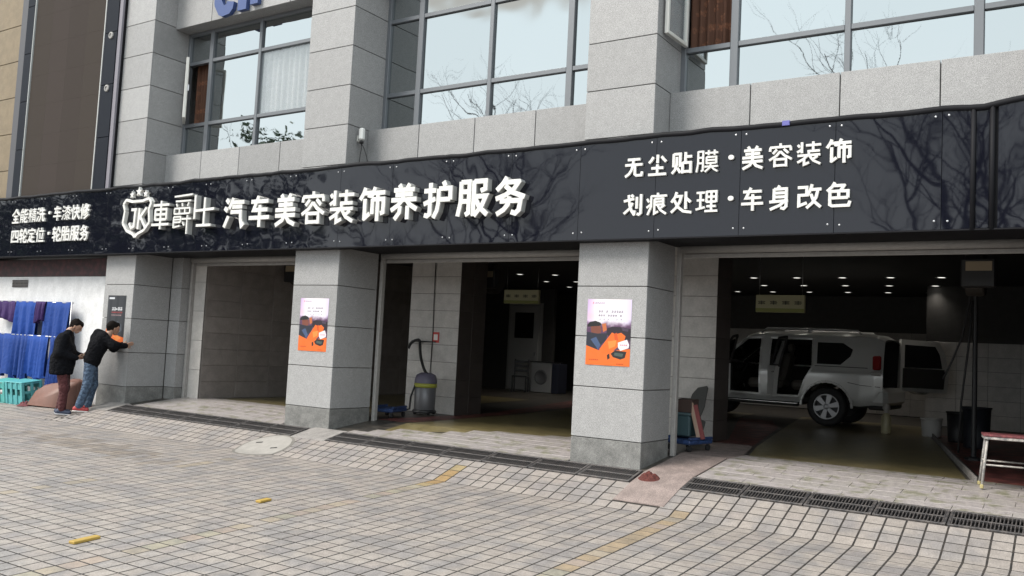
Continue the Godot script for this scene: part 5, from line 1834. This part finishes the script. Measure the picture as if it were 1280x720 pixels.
	var fn := thing("fire_notice", "small red and white notice on the white tiled pier", "sign", Vector3(-4.545, 1.38, -2.998))
	slab(fn, "plate", -0.075, 0.075, 0.0, 0.19, 0.0, 0.008, plain(lin(0.55, 0.05, 0.04), 0.5), 0.003)
	slab(fn, "white_field", -0.045, 0.045, 0.045, 0.15, 0.0085, 0.011, plain(lin(0.75, 0.72, 0.70), 0.5), 0.001)
	# low blue carts
	for q in [[-4.30, -1.55, 0.25, "low blue trolley lying in the shade behind the middle pillar"], [0.93, -1.55, -0.2, "low blue trolley stacked with boxes behind the nearest pillar"]]:
		var o := thing("blue_trolley", q[3], "trolley", Vector3(q[0], floor_y(q[1]) - 0.002, q[1]), "blue trolleys")
		o.rotation.y = q[2]
		var bm := textured(lin(0.05, 0.10, 0.27), M.dirty_tex, 0.5, 0.5)
		slab(o, "deck", -0.19, 0.19, 0.09, 0.15, -0.28, 0.28, bm, 0.012)
		for sx in [-1, 1]:
			slab(o, "side_rail", sx * 0.18 - 0.015, sx * 0.18 + 0.015, 0.15, 0.185, -0.27, 0.27, bm, 0.006)
			for sz in [-1, 1]:
				g = G.new()
				g.lathe(Vector3(sx * 0.15, 0.04, sz * 0.22), [Vector2(0.0, -0.02), Vector2(0.04, -0.018), Vector2(0.04, 0.018), Vector2(0.0, 0.02)], 14, Basis(Vector3(0, 0, 1), PI / 2))
				part(o, "castor", g.mesh(), M.rubber)
				slab(o, "castor_fork", sx * 0.15 - 0.006, sx * 0.15 + 0.006, 0.05, 0.09, sz * 0.22 - 0.015, sz * 0.22 + 0.015, M.steel, 0.001)
	# boxes and boards on the second trolley
	var bx := thing("toolbox", "dark teal toolbox standing on the blue trolley by the nearest pillar", "toolbox", Vector3(0.87, 0.298, -1.60))
	slab(bx, "case", -0.12, 0.10, 0.0, 0.27, -0.16, 0.16, plain(lin(0.035, 0.07, 0.08), 0.6), 0.015)
	slab(bx, "lid", -0.125, 0.105, 0.272, 0.31, -0.165, 0.165, plain(lin(0.06, 0.10, 0.11), 0.6), 0.012)
	var cb := thing("carton", "dark brown carton on top of the teal toolbox", "box", Vector3(0.86, 0.609, -1.60))
	slab(cb, "case", -0.11, 0.12, 0.0, 0.17, -0.13, 0.13, plain(lin(0.05, 0.03, 0.025), 0.8), 0.006)
	slab(cb, "flap", -0.112, 0.122, 0.1705, 0.176, -0.13, 0.0, plain(lin(0.06, 0.038, 0.03), 0.8), 0.002)
	for q in [[1.03, 0.30, "pale wooden board leaning on the teal toolbox", lin(0.36, 0.25, 0.19)], [1.09, 0.28, "reddish board leaning beside the pale one on the trolley", lin(0.20, 0.05, 0.05)]]:
		g = G.new()
		g.bar(Vector3(0.06, 0.0, 0.0), Vector3(-0.07, 0.44, -0.02), 0.055, 0.03, 0.004)
		single("board", g.mesh(), plain(q[3], 0.7), q[2], "board", Vector3(q[0], q[1], -1.48), "boards on the trolley")
	# grey rubber mat leaning on the inner pier
	g = G.new()
	var outl := PackedVector2Array([Vector2(-0.19, 0.0), Vector2(-0.19, 0.62), Vector2(-0.15, 0.80), Vector2(-0.06, 0.92), Vector2(0.10, 0.96), Vector2(0.12, 0.93), Vector2(0.10, 0.60), Vector2(0.05, 0.42), Vector2(0.08, 0.38), Vector2(0.15, 0.36), Vector2(0.15, 0.33), Vector2(0.10, 0.0)])
	g.prism(outl, 0.0, 0.02)
	var mt := single("rubber_mat", g.mesh(), plain(lin(0.055, 0.055, 0.052), 0.75), "grey bent rubber mat leaning on the tiled pier left of the car", "mat", Vector3(0.56, 0.115, -2.70))
	mt.rotation.x = -0.26
	mt.scale = Vector3(0.85, 0.88, 1.0)
	# drum hose reels under the ceiling
	reel(Vector3(4.15, 2.36, -3.0), 0.30, "black hose reel hanging at the right edge with a beige plate")
	reel(Vector3(-8.30, 2.42, -3.0), 0.28, "black hose reel with pale plate on the brown tiled wall")
	reel(Vector3(-4.56, 2.45, -4.6), 0.30, "black hose reel beside the white tiled pier in the middle bay")
	# hanging light boxes with four characters
	light_box(Vector3(0.78, 2.22, -6.0), 0.86, "pale yellow hanging sign board over the car")
	light_box(Vector3(-5.30, 2.36, -7.0), 0.92, "pale yellow hanging sign board in the middle bay")
	# hose, post and bins behind the stool
	var hs := thing("hanging_hose", "thin black hose hanging down from the reel at the right", "hose", Vector3(4.0, 0.12, -4.0))
	tubes(hs, "hose_run", [[Vector3(0.02, 3.10, 0.0), Vector3(0.0, 2.3, 0.0), Vector3(-0.10, 1.7, 0.02), Vector3(-0.24, 1.3, 0.05), Vector3(-0.33, 1.1, 0.05)], [Vector3(0.02, 2.2, 0.0), Vector3(-0.03, 1.5, 0.0), Vector3(-0.10, 0.8, 0.02), Vector3(-0.13, 0.1, 0.0)]], 0.014, M.rubber, 6)
	var post := thing("post", "black upright post by the tiled wall behind the stool", "post", Vector3(4.03, 0.113, -4.3))
	g = G.new()
	g.lathe(Vector3.ZERO, [Vector2(0.12, 0.0), Vector2(0.12, 0.03), Vector2(0.035, 0.05), Vector2(0.03, 2.6), Vector2(0.0, 2.6)], 12)
	part(post, "pole", g.mesh(), M.black_plastic)
	bin_(Vector3(3.48, 0.114, -7.6), 0.21, 0.52, M.black_plastic, "black bin by the tiled wall, the left of two")
	bin_(Vector3(3.84, 0.114, -6.6), 0.22, 0.66, plain(lin(0.014, 0.016, 0.022), 0.5), "taller black bin by the post behind the stool")
	bin_(Vector3(2.93, 0.114, -8.4), 0.19, 0.34, plain(lin(0.50, 0.49, 0.47), 0.5), "white bucket on the floor under the open tailgate")
	var bt := thing("spray_bottle", "pale yellow spray bottle on the floor behind the car", "bottle", Vector3(2.18, 0.114, -8.2))
	g = G.new()
	g.lathe(Vector3.ZERO, [Vector2(0.0, 0.0), Vector2(0.085, 0.0), Vector2(0.09, 0.02), Vector2(0.09, 0.30), Vector2(0.05, 0.37), Vector2(0.03, 0.38)], 16)
	part(bt, "bottle_body", g.mesh(true), plain(lin(0.42, 0.38, 0.24), 0.4))
	g = G.new()
	g.lathe(Vector3.ZERO, [Vector2(0.035, 0.381), Vector2(0.04, 0.42), Vector2(0.07, 0.46), Vector2(0.06, 0.53), Vector2(0.0, 0.55)], 14)
	part(bt, "pump_head", g.mesh(true), plain(lin(0.40, 0.38, 0.36), 0.4))
	# far wall of the middle bay: door, cabinet, chair
	var dr := thing("office_door", "white door with a dark window at the back of the middle bay", "door", Vector3(-9.1, 0.113, -13.2))
	slab(dr, "frame", -0.62, 0.62, 0.0, 2.66, -0.10, 0.0, plain(lin(0.36, 0.36, 0.35), 0.6), 0.01)
	slab(dr, "leaf", -0.52, 0.52, 0.02, 2.56, 0.001, 0.05, plain(lin(0.44, 0.44, 0.43), 0.5), 0.008)
	slab(dr, "door_window", -0.34, 0.34, 1.58, 2.36, 0.051, 0.06, plain(lin(0.02, 0.018, 0.018), 0.15), 0.002)
	slab(dr, "handle", 0.40, 0.46, 1.05, 1.18, 0.051, 0.10, M.steel, 0.008)
	var wall2 := thing("back_room_wall", "grey partition around the white door at the back of the middle bay", "wall")
	slab(wall2, "panel", -15.0, -9.735, 0.108, 3.21, -13.35, -13.2, M.dark_wall, 0.004)
	slab(wall2, "panel", -8.465, -8.1, 0.108, 3.21, -13.35, -13.2, M.dark_wall, 0.004)
	slab(wall2, "panel", -9.73, -8.47, 2.79, 3.21, -13.35, -13.2, M.dark_wall, 0.004)
	var cab := thing("washing_machine", "white front loading machine by the back wall of the middle bay", "washing machine", Vector3(-8.05, 0.113, -12.9))
	slab(cab, "cabinet", -0.38, 0.30, 0.0, 0.88, -0.28, 0.30, plain(lin(0.46, 0.46, 0.46), 0.45), 0.02)
	slab(cab, "worktop", -0.42, 0.34, 0.882, 0.91, -0.30, 0.33, M.black_plastic, 0.008)
	g = G.new()
	g.lathe(Vector3(-0.04, 0.45, 0.301), [Vector2(0.22, 0.0), Vector2(0.20, 0.03), Vector2(0.17, 0.03), Vector2(0.16, 0.012), Vector2(0.0, 0.02)], 26, Basis(Vector3.RIGHT, PI / 2))
	part(cab, "round_door", g.mesh(true), plain(lin(0.2, 0.2, 0.21), 0.2))
	slab(cab, "side_cover", 0.31, 0.52, 0.0, 0.86, -0.26, 0.28, plain(lin(0.03, 0.035, 0.06), 0.6), 0.01)
	var ch := thing("chair", "dark slatted chair standing in front of the white door", "chair", Vector3(-8.55, 0.113, -12.2))
	ch.rotation.y = 0.4
	slab(ch, "seat", -0.22, 0.22, 0.43, 0.47, -0.22, 0.22, M.black_plastic, 0.01)
	for sx in [-1, 1]:
		for sz in [-1, 1]:
			slab(ch, "leg", sx * 0.20 - 0.018, sx * 0.20 + 0.018, 0.0, 0.43 if sz > 0 else 0.95, sz * 0.20 - 0.018, sz * 0.20 + 0.018, M.black_plastic, 0.004)
	for k in 3:
		slab(ch, "back_slat", -0.18, 0.18, 0.58 + k * 0.13, 0.65 + k * 0.13, -0.21, -0.19, M.black_plastic, 0.004)

func bin_(at: Vector3, r: float, h: float, m: Material, label: String) -> void:
	var o := thing("bin" if h > 0.4 else "bucket", label, "bin" if h > 0.4 else "bucket", at)
	var g := G.new()
	g.lathe(Vector3.ZERO, [Vector2(0.0, 0.0), Vector2(r * 0.84, 0.0), Vector2(r * 0.86, 0.02), Vector2(r * 0.97, h - 0.03), Vector2(r * 0.93, h - 0.03), Vector2(r * 0.82, 0.03), Vector2(0, 0.03)], 22)
	part(o, "body", g.mesh(true), m)
	g = G.new()
	g.lathe(Vector3.ZERO, [Vector2(r * 0.98, h - 0.028), Vector2(r * 1.04, h - 0.02), Vector2(r * 1.04, h), Vector2(r * 0.92, h)], 22)
	part(o, "rim", g.mesh(true), m)

func reel(at: Vector3, r: float, label: String) -> void:
	var o := thing("hose_reel", label, "hose reel", at, "ceiling hose reels")
	var g := G.new()
	var bs := Basis(Vector3(0, 0, 1), PI / 2)
	g.lathe(Vector3(0.10, 0.26, -0.16), [Vector2(0.0, 0.0), Vector2(r * 0.95, 0.0), Vector2(r, 0.02), Vector2(r, 0.20), Vector2(r * 0.95, 0.22), Vector2(0.0, 0.22)], 26, bs)
	part(o, "drum", g.mesh(), plain(lin(0.035, 0.03, 0.025), 0.7))
	slab(o, "housing", -0.16, 0.24, 0.05, 0.42, 0.0, 0.16, M.black_plastic, 0.02)
	slab(o, "plate", -0.10, 0.20, 0.26, 0.38, 0.161, 0.17, plain(lin(0.30, 0.24, 0.16), 0.6), 0.003)
	slab(o, "bracket", 0.0, 0.06, 0.42, 3.21 - at.y, -0.02, 0.04, M.black_plastic, 0.004)

func light_box(at: Vector3, w: float, label: String) -> void:
	var o := thing("hanging_sign", label, "sign", at, "hanging sign boards")
	slab(o, "board", -w / 2, w / 2, 0.0, 0.31, -0.04, 0.04, plain(lin(0.60, 0.57, 0.36), 0.6), 0.006)
	slab(o, "lower_band", -w / 2 + 0.005, w / 2 - 0.005, 0.005, 0.07, 0.041, 0.046, plain(lin(0.34, 0.36, 0.12), 0.6), 0.002)
	for k in 4:
		var cx := -w / 2 + w * (k + 0.5) / 4
		for r in 3:
			slab(o, "character_stroke", cx - 0.065 + 0.01 * (r % 2), cx + 0.065 - 0.012 * ((r + k) % 2), 0.145 + r * 0.02, 0.156 + r * 0.02, 0.041, 0.045, M.black_plastic, 0.001)
		slab(o, "character_stroke", cx - 0.006, cx + 0.006, 0.135, 0.205, 0.0455, 0.048, M.black_plastic, 0.001)
	for sx in [-1, 1]:
		tubes(o, "hanger", [[Vector3(sx * (w / 2 - 0.05), 0.30, 0), Vector3(sx * (w / 2 - 0.05), 3.215 - at.y, 0)]], 0.005, M.steel, 5)

# ---------------------------------------------------------------- people
# bones: [from, to, radius at from, radius at to]; smooth union meshed as surface nets
func skin_mesh(bones: Array, cell: float, k: float) -> ArrayMesh:
	var lo := Vector3.INF
	var hi := -Vector3.INF
	for b in bones:
		var r: float = maxf(b[2], b[3]) + k + cell * 2.5
		for e in [b[0], b[1]]:
			lo = lo.min(e - Vector3.ONE * r)
			hi = hi.max(e + Vector3.ONE * r)
	var n := Vector3i(((hi - lo) / cell).ceil()) + Vector3i.ONE
	var f := PackedFloat32Array()
	f.resize(n.x * n.y * n.z)
	f.fill(10.0)
	for b in bones:
		var A: Vector3 = b[0]
		var B: Vector3 = b[1]
		var r: float = maxf(b[2], b[3]) + k + cell * 2.5
		var c0 := Vector3i(((A.min(B) - Vector3.ONE * r - lo) / cell).floor()).clamp(Vector3i.ZERO, n - Vector3i.ONE)
		var c1 := Vector3i(((A.max(B) + Vector3.ONE * r - lo) / cell).ceil()).clamp(Vector3i.ZERO, n - Vector3i.ONE)
		var AB := B - A
		var l2 := maxf(AB.length_squared(), 0.0000001)
		for z in range(c0.z, c1.z + 1):
			for y in range(c0.y, c1.y + 1):
				var idx := (z * n.y + y) * n.x + c0.x
				for x in range(c0.x, c1.x + 1):
					var p := lo + Vector3(x, y, z) * cell
					var t := clampf((p - A).dot(AB) / l2, 0.0, 1.0)
					var d: float = p.distance_to(A + AB * t) - lerpf(b[2], b[3], t)
					var o := f[idx]
					var h := maxf(k - absf(o - d), 0.0)
					f[idx] = minf(o, d) - h * h * 0.25 / k
					idx += 1
	var st := SurfaceTool.new()
	st.begin(Mesh.PRIMITIVE_TRIANGLES)
	st.set_smooth_group(0)
	var ids := {}
	var count := 0
	var step := [1, n.x, n.x * n.y]
	var corner := [0, 1, n.x, n.x + 1, n.x * n.y, n.x * n.y + 1, n.x * n.y + n.x, n.x * n.y + n.x + 1]
	var cpos := [Vector3(0, 0, 0), Vector3(1, 0, 0), Vector3(0, 1, 0), Vector3(1, 1, 0), Vector3(0, 0, 1), Vector3(1, 0, 1), Vector3(0, 1, 1), Vector3(1, 1, 1)]
	var edges := [[0, 1], [2, 3], [4, 5], [6, 7], [0, 2], [1, 3], [4, 6], [5, 7], [0, 4], [1, 5], [2, 6], [3, 7]]
	for z in n.z - 1:
		for y in n.y - 1:
			var row_i := (z * n.y + y) * n.x
			for x in n.x - 1:
				var i := row_i + x
				var a := f[i]
				if a > 2.0:
					continue
				var neg := 0
				for c in corner:
					if f[i + c] < 0.0:
						neg += 1
				if neg == 0 or neg == 8:
					continue
				var s := Vector3.ZERO
				var m := 0
				for e in edges:
					var fa := f[i + corner[e[0]]]
					var fb := f[i + corner[e[1]]]
					if (fa < 0.0) != (fb < 0.0):
						s += cpos[e[0]].lerp(cpos[e[1]], fa / (fa - fb))
						m += 1
				st.add_vertex(lo + (Vector3(x, y, z) + s / m) * cell)
				ids[i] = count
				count += 1
	for i in ids.keys():
		for ax in 3:
			var j: int = i + step[ax]
			if j >= f.size() or (f[i] < 0.0) == (f[j] < 0.0):
				continue
			var u: int = step[(ax + 1) % 3]
			var v: int = step[(ax + 2) % 3]
			if not (ids.has(i - u) and ids.has(i - v) and ids.has(i - u - v)):
				continue
			var q := [ids[i], ids[i - u], ids[i - u - v], ids[i - v]]
			if f[i] < 0.0:
				q.reverse()
			for w in [q[0], q[1], q[2], q[0], q[2], q[3]]:
				st.add_index(w)
	st.generate_normals()
	return st.commit()

func hand_bones(wrist: Vector3, fwd: Vector3, normal: Vector3, thumb_side: Vector3, curl: float) -> Array:
	# a palm, four unequal fingers bent at the knuckles, a thumb from the side of the palm
	var out := []
	var knuckle := wrist + fwd * 0.085
	out.append([wrist, wrist + fwd * 0.03, 0.024, 0.022])
	for k in 4:
		var off := thumb_side * (0.030 - k * 0.020)
		out.append([wrist + off * 0.6 + fwd * 0.02, knuckle + off, 0.015, 0.0115])
		var l: float = [0.070, 0.078, 0.072, 0.056][k]
		var d1 := (fwd * cos(curl * 0.5) + normal * sin(curl * 0.5)).normalized()
		var d2 := (fwd * cos(curl * 1.3) + normal * sin(curl * 1.3)).normalized()
		var m := knuckle + off + d1 * l * 0.5
		out.append([knuckle + off, m, 0.0098, 0.009])
		out.append([m, m + d2 * l * 0.5, 0.009, 0.0075])
	var tb := wrist + thumb_side * 0.030 + fwd * 0.028
	var tm := tb + (thumb_side * 0.7 + fwd * 0.8 + normal * 0.4).normalized() * 0.042
	out.append([wrist + fwd * 0.02, tb, 0.018, 0.013])
	out.append([tb, tm, 0.0125, 0.0105])
	out.append([tm, tm + (fwd * 0.9 + normal * 0.5 + thumb_side * 0.1).normalized() * 0.032, 0.0105, 0.0085])
	return out

func head_bones(c: Vector3, f: Vector3, u: Vector3, s: Vector3) -> Array:
	# c: centre of the head, f: where it looks, u: up, s: its right
	return [
		[c + u * 0.035 - f * 0.025, c + u * 0.03 + f * 0.02, 0.083, 0.080],
		[c - u * 0.03 + f * 0.03, c - u * 0.075 + f * 0.055, 0.060, 0.036],
		[c - u * 0.02 + f * 0.04 + s * 0.03, c - u * 0.06 + f * 0.05 + s * 0.012, 0.035, 0.028],
		[c - u * 0.02 + f * 0.04 - s * 0.03, c - u * 0.06 + f * 0.05 - s * 0.012, 0.035, 0.028],
		[c + u * 0.012 + f * 0.092, c - u * 0.026 + f * 0.108, 0.009, 0.0135],
		[c + u * 0.022 + f * 0.083 - s * 0.03, c + u * 0.022 + f * 0.083 + s * 0.03, 0.012, 0.012],
		[c - u * 0.052 + f * 0.088 - s * 0.018, c - u * 0.052 + f * 0.088 + s * 0.018, 0.0085, 0.0085],
		[c - u * 0.064 + f * 0.085 - s * 0.014, c - u * 0.064 + f * 0.085 + s * 0.014, 0.0085, 0.0085],
		[c - u * 0.005 - f * 0.005 + s * 0.080, c - u * 0.04 - f * 0.0 + s * 0.078, 0.017, 0.011],
		[c - u * 0.005 - f * 0.005 - s * 0.080, c - u * 0.04 - f * 0.0 - s * 0.078, 0.017, 0.011],
		[c - u * 0.04 - f * 0.03, c - u * 0.15 - f * 0.055, 0.055, 0.055],
	]

func hair_bones(c: Vector3, f: Vector3, u: Vector3, s: Vector3) -> Array:
	return [
		[c + u * 0.055 - f * 0.035, c + u * 0.058 + f * 0.035, 0.082, 0.066],
		[c + u * 0.02 - f * 0.06, c - u * 0.04 - f * 0.055, 0.072, 0.050],
		[c + u * 0.05 + s * 0.045, c - u * 0.005 - f * 0.03 + s * 0.058, 0.048, 0.030],
		[c + u * 0.05 - s * 0.045, c - u * 0.005 - f * 0.03 - s * 0.058, 0.048, 0.030],
		[c + u * 0.085 + f * 0.03 - s * 0.02, c + u * 0.10 + f * 0.055 + s * 0.02, 0.032, 0.022],
	]

func eyes_and_mouth(o: Node, head: Node, c: Vector3, f: Vector3, u: Vector3, s: Vector3) -> void:
	var g := G.new()
	g.lathe(Vector3.ZERO, [Vector2(0, -0.010), Vector2(0.007, -0.007), Vector2(0.010, 0), Vector2(0.007, 0.007), Vector2(0, 0.010)], 10)
	for k in [-1, 1]:
		part(head, "eye", g.mesh(true), plain(lin(0.04, 0.03, 0.025), 0.2), c + u * 0.004 + f * 0.086 + s * 0.031 * k)
	g = G.new()
	g.tube([c - u * 0.058 + f * 0.0935 - s * 0.02, c - u * 0.058 + f * 0.0965, c - u * 0.058 + f * 0.0935 + s * 0.02], 0.0035, 6)
	part(head, "mouth", g.mesh(true), plain(lin(0.16, 0.06, 0.05), 0.6))

func person(at: Vector3, face: Vector3, label: String, d: Dictionary) -> void:
	var o := thing("person", label, "person", at)
	var F := face.normalized()
	var R := F.cross(Vector3.UP)
	var P := func(q: Array) -> Vector3: return F * q[0] + Vector3.UP * q[1] + R * q[2]
	var bone := func(l: Array) -> Array:
		var out := []
		for b in l:
			out.append([P.call(b[0]), P.call(b[1]), b[2], b[3]])
		return out
	var skin := plain(lin(0.34, 0.20, 0.14), 0.55)
	skin.subsurf_scatter_enabled = true
	skin.subsurf_scatter_strength = 0.15
	var hair_m := plain(lin(0.010, 0.008, 0.007), 0.8)
	hair_m.metallic_specular = 0.15
	var hc: Vector3 = P.call(d.head)
	var hf: Vector3 = P.call(d.look).normalized()
	var hs := hf.cross(Vector3.UP).normalized()
	var hu := hs.cross(hf).normalized()
	var hb := head_bones(hc, hf, hu, hs)
	hb.append([hc - hu * 0.13 - hf * 0.04, P.call(d.neck), 0.055, 0.06])
	var head := part(o, "body", skin_mesh(hb, 0.0065, 0.02), skin)
	eyes_and_mouth(o, head, hc, hf, hu, hs)
	part(o, "hair", skin_mesh(hair_bones(hc, hf, hu, hs), 0.0075, 0.02), hair_m)
	for h in d.hands:
		var w: Vector3 = P.call(h[0])
		var fw: Vector3 = P.call(h[1]).normalized()
		var nm: Vector3 = P.call(h[2]).normalized()
		var side: Vector3 = fw.cross(nm).normalized() * float(h[3])
		part(o, "hand", skin_mesh(hand_bones(w, fw, nm, side, h[4]) + [[w - fw * 0.06, w, 0.027, 0.024]], 0.0045, 0.006), skin)
	part(o, "jacket", skin_mesh(bone.call(d.jacket), 0.014, 0.06), d.jacket_m)
	part(o, "trousers", skin_mesh(bone.call(d.trousers), 0.013, 0.035), d.trousers_m)
	for s in d.shoes:
		var sh := part(o, "shoe", skin_mesh(bone.call(s), 0.010, 0.02), d.shoe_m)
		var b: Array = bone.call([s[0]])[0]
		var g := G.new()
		var mid: Vector3 = (b[0] + b[1]) * 0.5
		var dir: Vector3 = (b[1] - b[0]).normalized()
		g.box(Vector3(mid.x, P.call([0, d.sole, 0]).y, mid.z), Vector3(0.085, 0.022, 0.275), 0.01, Basis(Vector3.UP.cross(dir).normalized(), Vector3.UP, dir))
		part(sh, "sole", g.mesh(), d.sole_m)

func build_people() -> void:
	var dark := textured(lin(0.008, 0.008, 0.010), M.smooth_tex, 0.3, 0.85)
	var navy := textured(lin(0.009, 0.0095, 0.012), M.smooth_tex, 0.3, 0.9)
	var denim := textured(lin(0.09, 0.145, 0.235), M.dirty_tex, 0.35, 0.9)
	var maroon := textured(lin(0.085, 0.02, 0.022), M.smooth_tex, 0.35, 0.9)
	for m in [dark, navy, denim, maroon]:
		m.uv1_scale = Vector3.ONE / 0.55
		m.uv1_world_triplanar = false
		m.normal_enabled = true
		m.normal_texture = M.folds
		m.normal_scale = 0.9
	for m in [dark, navy]:
		m.metallic_specular = 0.2
	# the man leaning on the pillar, smoothing the poster
	var shoes2 := []
	for s in [[0.02, -0.11], [-0.10, 0.10]]:
		shoes2.append([[[s[0] - 0.06, 0.055, s[1]], [s[0] + 0.13, 0.045, s[1] * 1.1], 0.042, 0.036], [[s[0] - 0.03, 0.08, s[1]], [s[0] + 0.03, 0.08, s[1]], 0.045, 0.040]])
	person(Vector3(-9.60, ground_y(-9.6, 0.52) + 0.002, 0.52), Vector3(0.55, 0, -0.83), "man in black hooded jacket, blue jeans and red shoes leaning on the left pillar", {
		"head": [0.35, 1.50, 0.0], "look": [0.85, -0.22, -0.35], "neck": [0.25, 1.36, 0.0],
		"jacket": [
			[[0.05, 0.95, -0.08], [0.13, 1.18, -0.10], 0.145, 0.15], [[0.05, 0.95, 0.08], [0.13, 1.18, 0.10], 0.145, 0.15],
			[[0.13, 1.18, -0.09], [0.18, 1.33, -0.12], 0.15, 0.105], [[0.13, 1.18, 0.09], [0.18, 1.33, 0.12], 0.15, 0.105],
			[[0.20, 1.36, -0.06], [0.20, 1.36, 0.06], 0.075, 0.075], [[0.15, 1.38, -0.07], [0.15, 1.38, 0.07], 0.06, 0.06],
			[[0.07, 1.32, -0.05], [0.07, 1.32, 0.05], 0.085, 0.085], [[0.10, 1.42, -0.07], [0.10, 1.42, 0.07], 0.062, 0.062],
			[[0.20, 1.33, 0.18], [0.38, 1.20, 0.25], 0.09, 0.074], [[0.38, 1.20, 0.25], [0.57, 1.20, 0.15], 0.072, 0.052],
			[[0.20, 1.33, -0.17], [0.38, 1.14, -0.21], 0.085, 0.066], [[0.38, 1.14, -0.21], [0.52, 1.22, -0.12], 0.064, 0.048],
			[[0.06, 0.88, -0.08], [0.06, 0.88, 0.08], 0.11, 0.11]],
		"trousers": [
			[[0.05, 0.90, -0.07], [0.05, 0.90, 0.07], 0.115, 0.115],
			[[0.04, 0.86, -0.09], [0.09, 0.48, -0.12], 0.108, 0.084], [[0.09, 0.48, -0.12], [0.03, 0.11, -0.11], 0.080, 0.068],
			[[0.03, 0.86, 0.09], [0.01, 0.48, 0.12], 0.108, 0.084], [[0.01, 0.48, 0.12], [-0.10, 0.11, 0.10], 0.080, 0.068]],
		"hands": [[[0.575, 1.20, 0.14], [0.75, 0.35, -0.55], [0.6, -0.2, 0.5], 1.0, 0.25], [[0.525, 1.225, -0.11], [0.65, 0.6, 0.1], [0.8, -0.5, 0.1], -1.0, 0.35]],
		"shoes": shoes2, "sole": 0.012, "jacket_m": dark, "trousers_m": denim, "shoe_m": plain(lin(0.33, 0.035, 0.035), 0.6), "sole_m": plain(lin(0.6, 0.58, 0.55), 0.7)})
	# the man standing behind him, looking down at his hands
	var shoes1 := []
	var skirt := []
	for k in 12:
		var an := TAU * k / 12
		skirt.append([[-0.03 + cos(an) * 0.155, 0.755, sin(an) * 0.205], [-0.02 + cos(an) * 0.13, 1.02, sin(an) * 0.17], 0.045, 0.07])
	for s in [[-0.02, -0.10], [0.05, 0.10]]:
		shoes1.append([[[s[0] - 0.06, 0.055, s[1]], [s[0] + 0.14, 0.045, s[1] * 1.15], 0.042, 0.036], [[s[0] - 0.03, 0.08, s[1]], [s[0] + 0.03, 0.08, s[1]], 0.045, 0.040]])
	person(Vector3(-10.13, ground_y(-10.13, 0.68) + 0.002, 0.68), Vector3(0.70, 0, -0.71), "man in long black coat and maroon trousers looking down at his hands", {
		"head": [0.16, 1.59, 0.0], "look": [0.85, -0.50, 0.0], "neck": [0.05, 1.42, 0.0],
		"jacket": [
			[[-0.03, 0.94, -0.10], [0.0, 1.15, -0.10], 0.15, 0.15], [[-0.03, 0.94, 0.10], [0.0, 1.15, 0.10], 0.15, 0.15],
			[[0.03, 0.94, 0.0], [0.02, 1.15, 0.0], 0.16, 0.16],
			[[0.0, 1.15, -0.09], [0.0, 1.37, -0.13], 0.15, 0.10], [[0.0, 1.15, 0.09], [0.0, 1.37, 0.13], 0.15, 0.10],
			[[0.03, 1.42, -0.05], [0.03, 1.42, 0.05], 0.075, 0.075], [[0.05, 1.47, -0.03], [0.05, 1.47, 0.03], 0.062, 0.062],
			[[0.02, 1.38, 0.19], [-0.02, 1.10, 0.27], 0.088, 0.074], [[-0.02, 1.10, 0.27], [0.24, 1.03, 0.16], 0.070, 0.050],
			[[0.02, 1.38, -0.18], [0.02, 1.10, -0.25], 0.075, 0.062], [[0.02, 1.10, -0.25], [0.26, 1.07, -0.12], 0.060, 0.045],
			[[-0.04, 1.30, -0.08], [-0.04, 1.30, 0.08], 0.12, 0.12]] + skirt,
		"trousers": [
			[[0.0, 0.84, -0.07], [0.0, 0.84, 0.07], 0.11, 0.11],
			[[0.0, 0.82, -0.09], [0.03, 0.47, -0.11], 0.10, 0.080], [[0.03, 0.47, -0.11], [-0.03, 0.11, -0.10], 0.077, 0.066],
			[[0.0, 0.82, 0.09], [0.07, 0.47, 0.11], 0.10, 0.080], [[0.07, 0.47, 0.11], [0.06, 0.11, 0.10], 0.077, 0.066]],
		"hands": [[[0.255, 1.03, 0.15], [0.8, 0.1, -0.45], [-0.2, 0.5, -0.7], 1.0, 0.8], [[0.275, 1.07, -0.11], [0.8, 0.0, 0.4], [-0.2, 0.3, 0.7], -1.0, 0.8]],
		"shoes": shoes1, "sole": 0.012, "jacket_m": navy, "trousers_m": maroon, "shoe_m": plain(lin(0.03, 0.04, 0.075), 0.6), "sole_m": plain(lin(0.35, 0.35, 0.37), 0.7)})
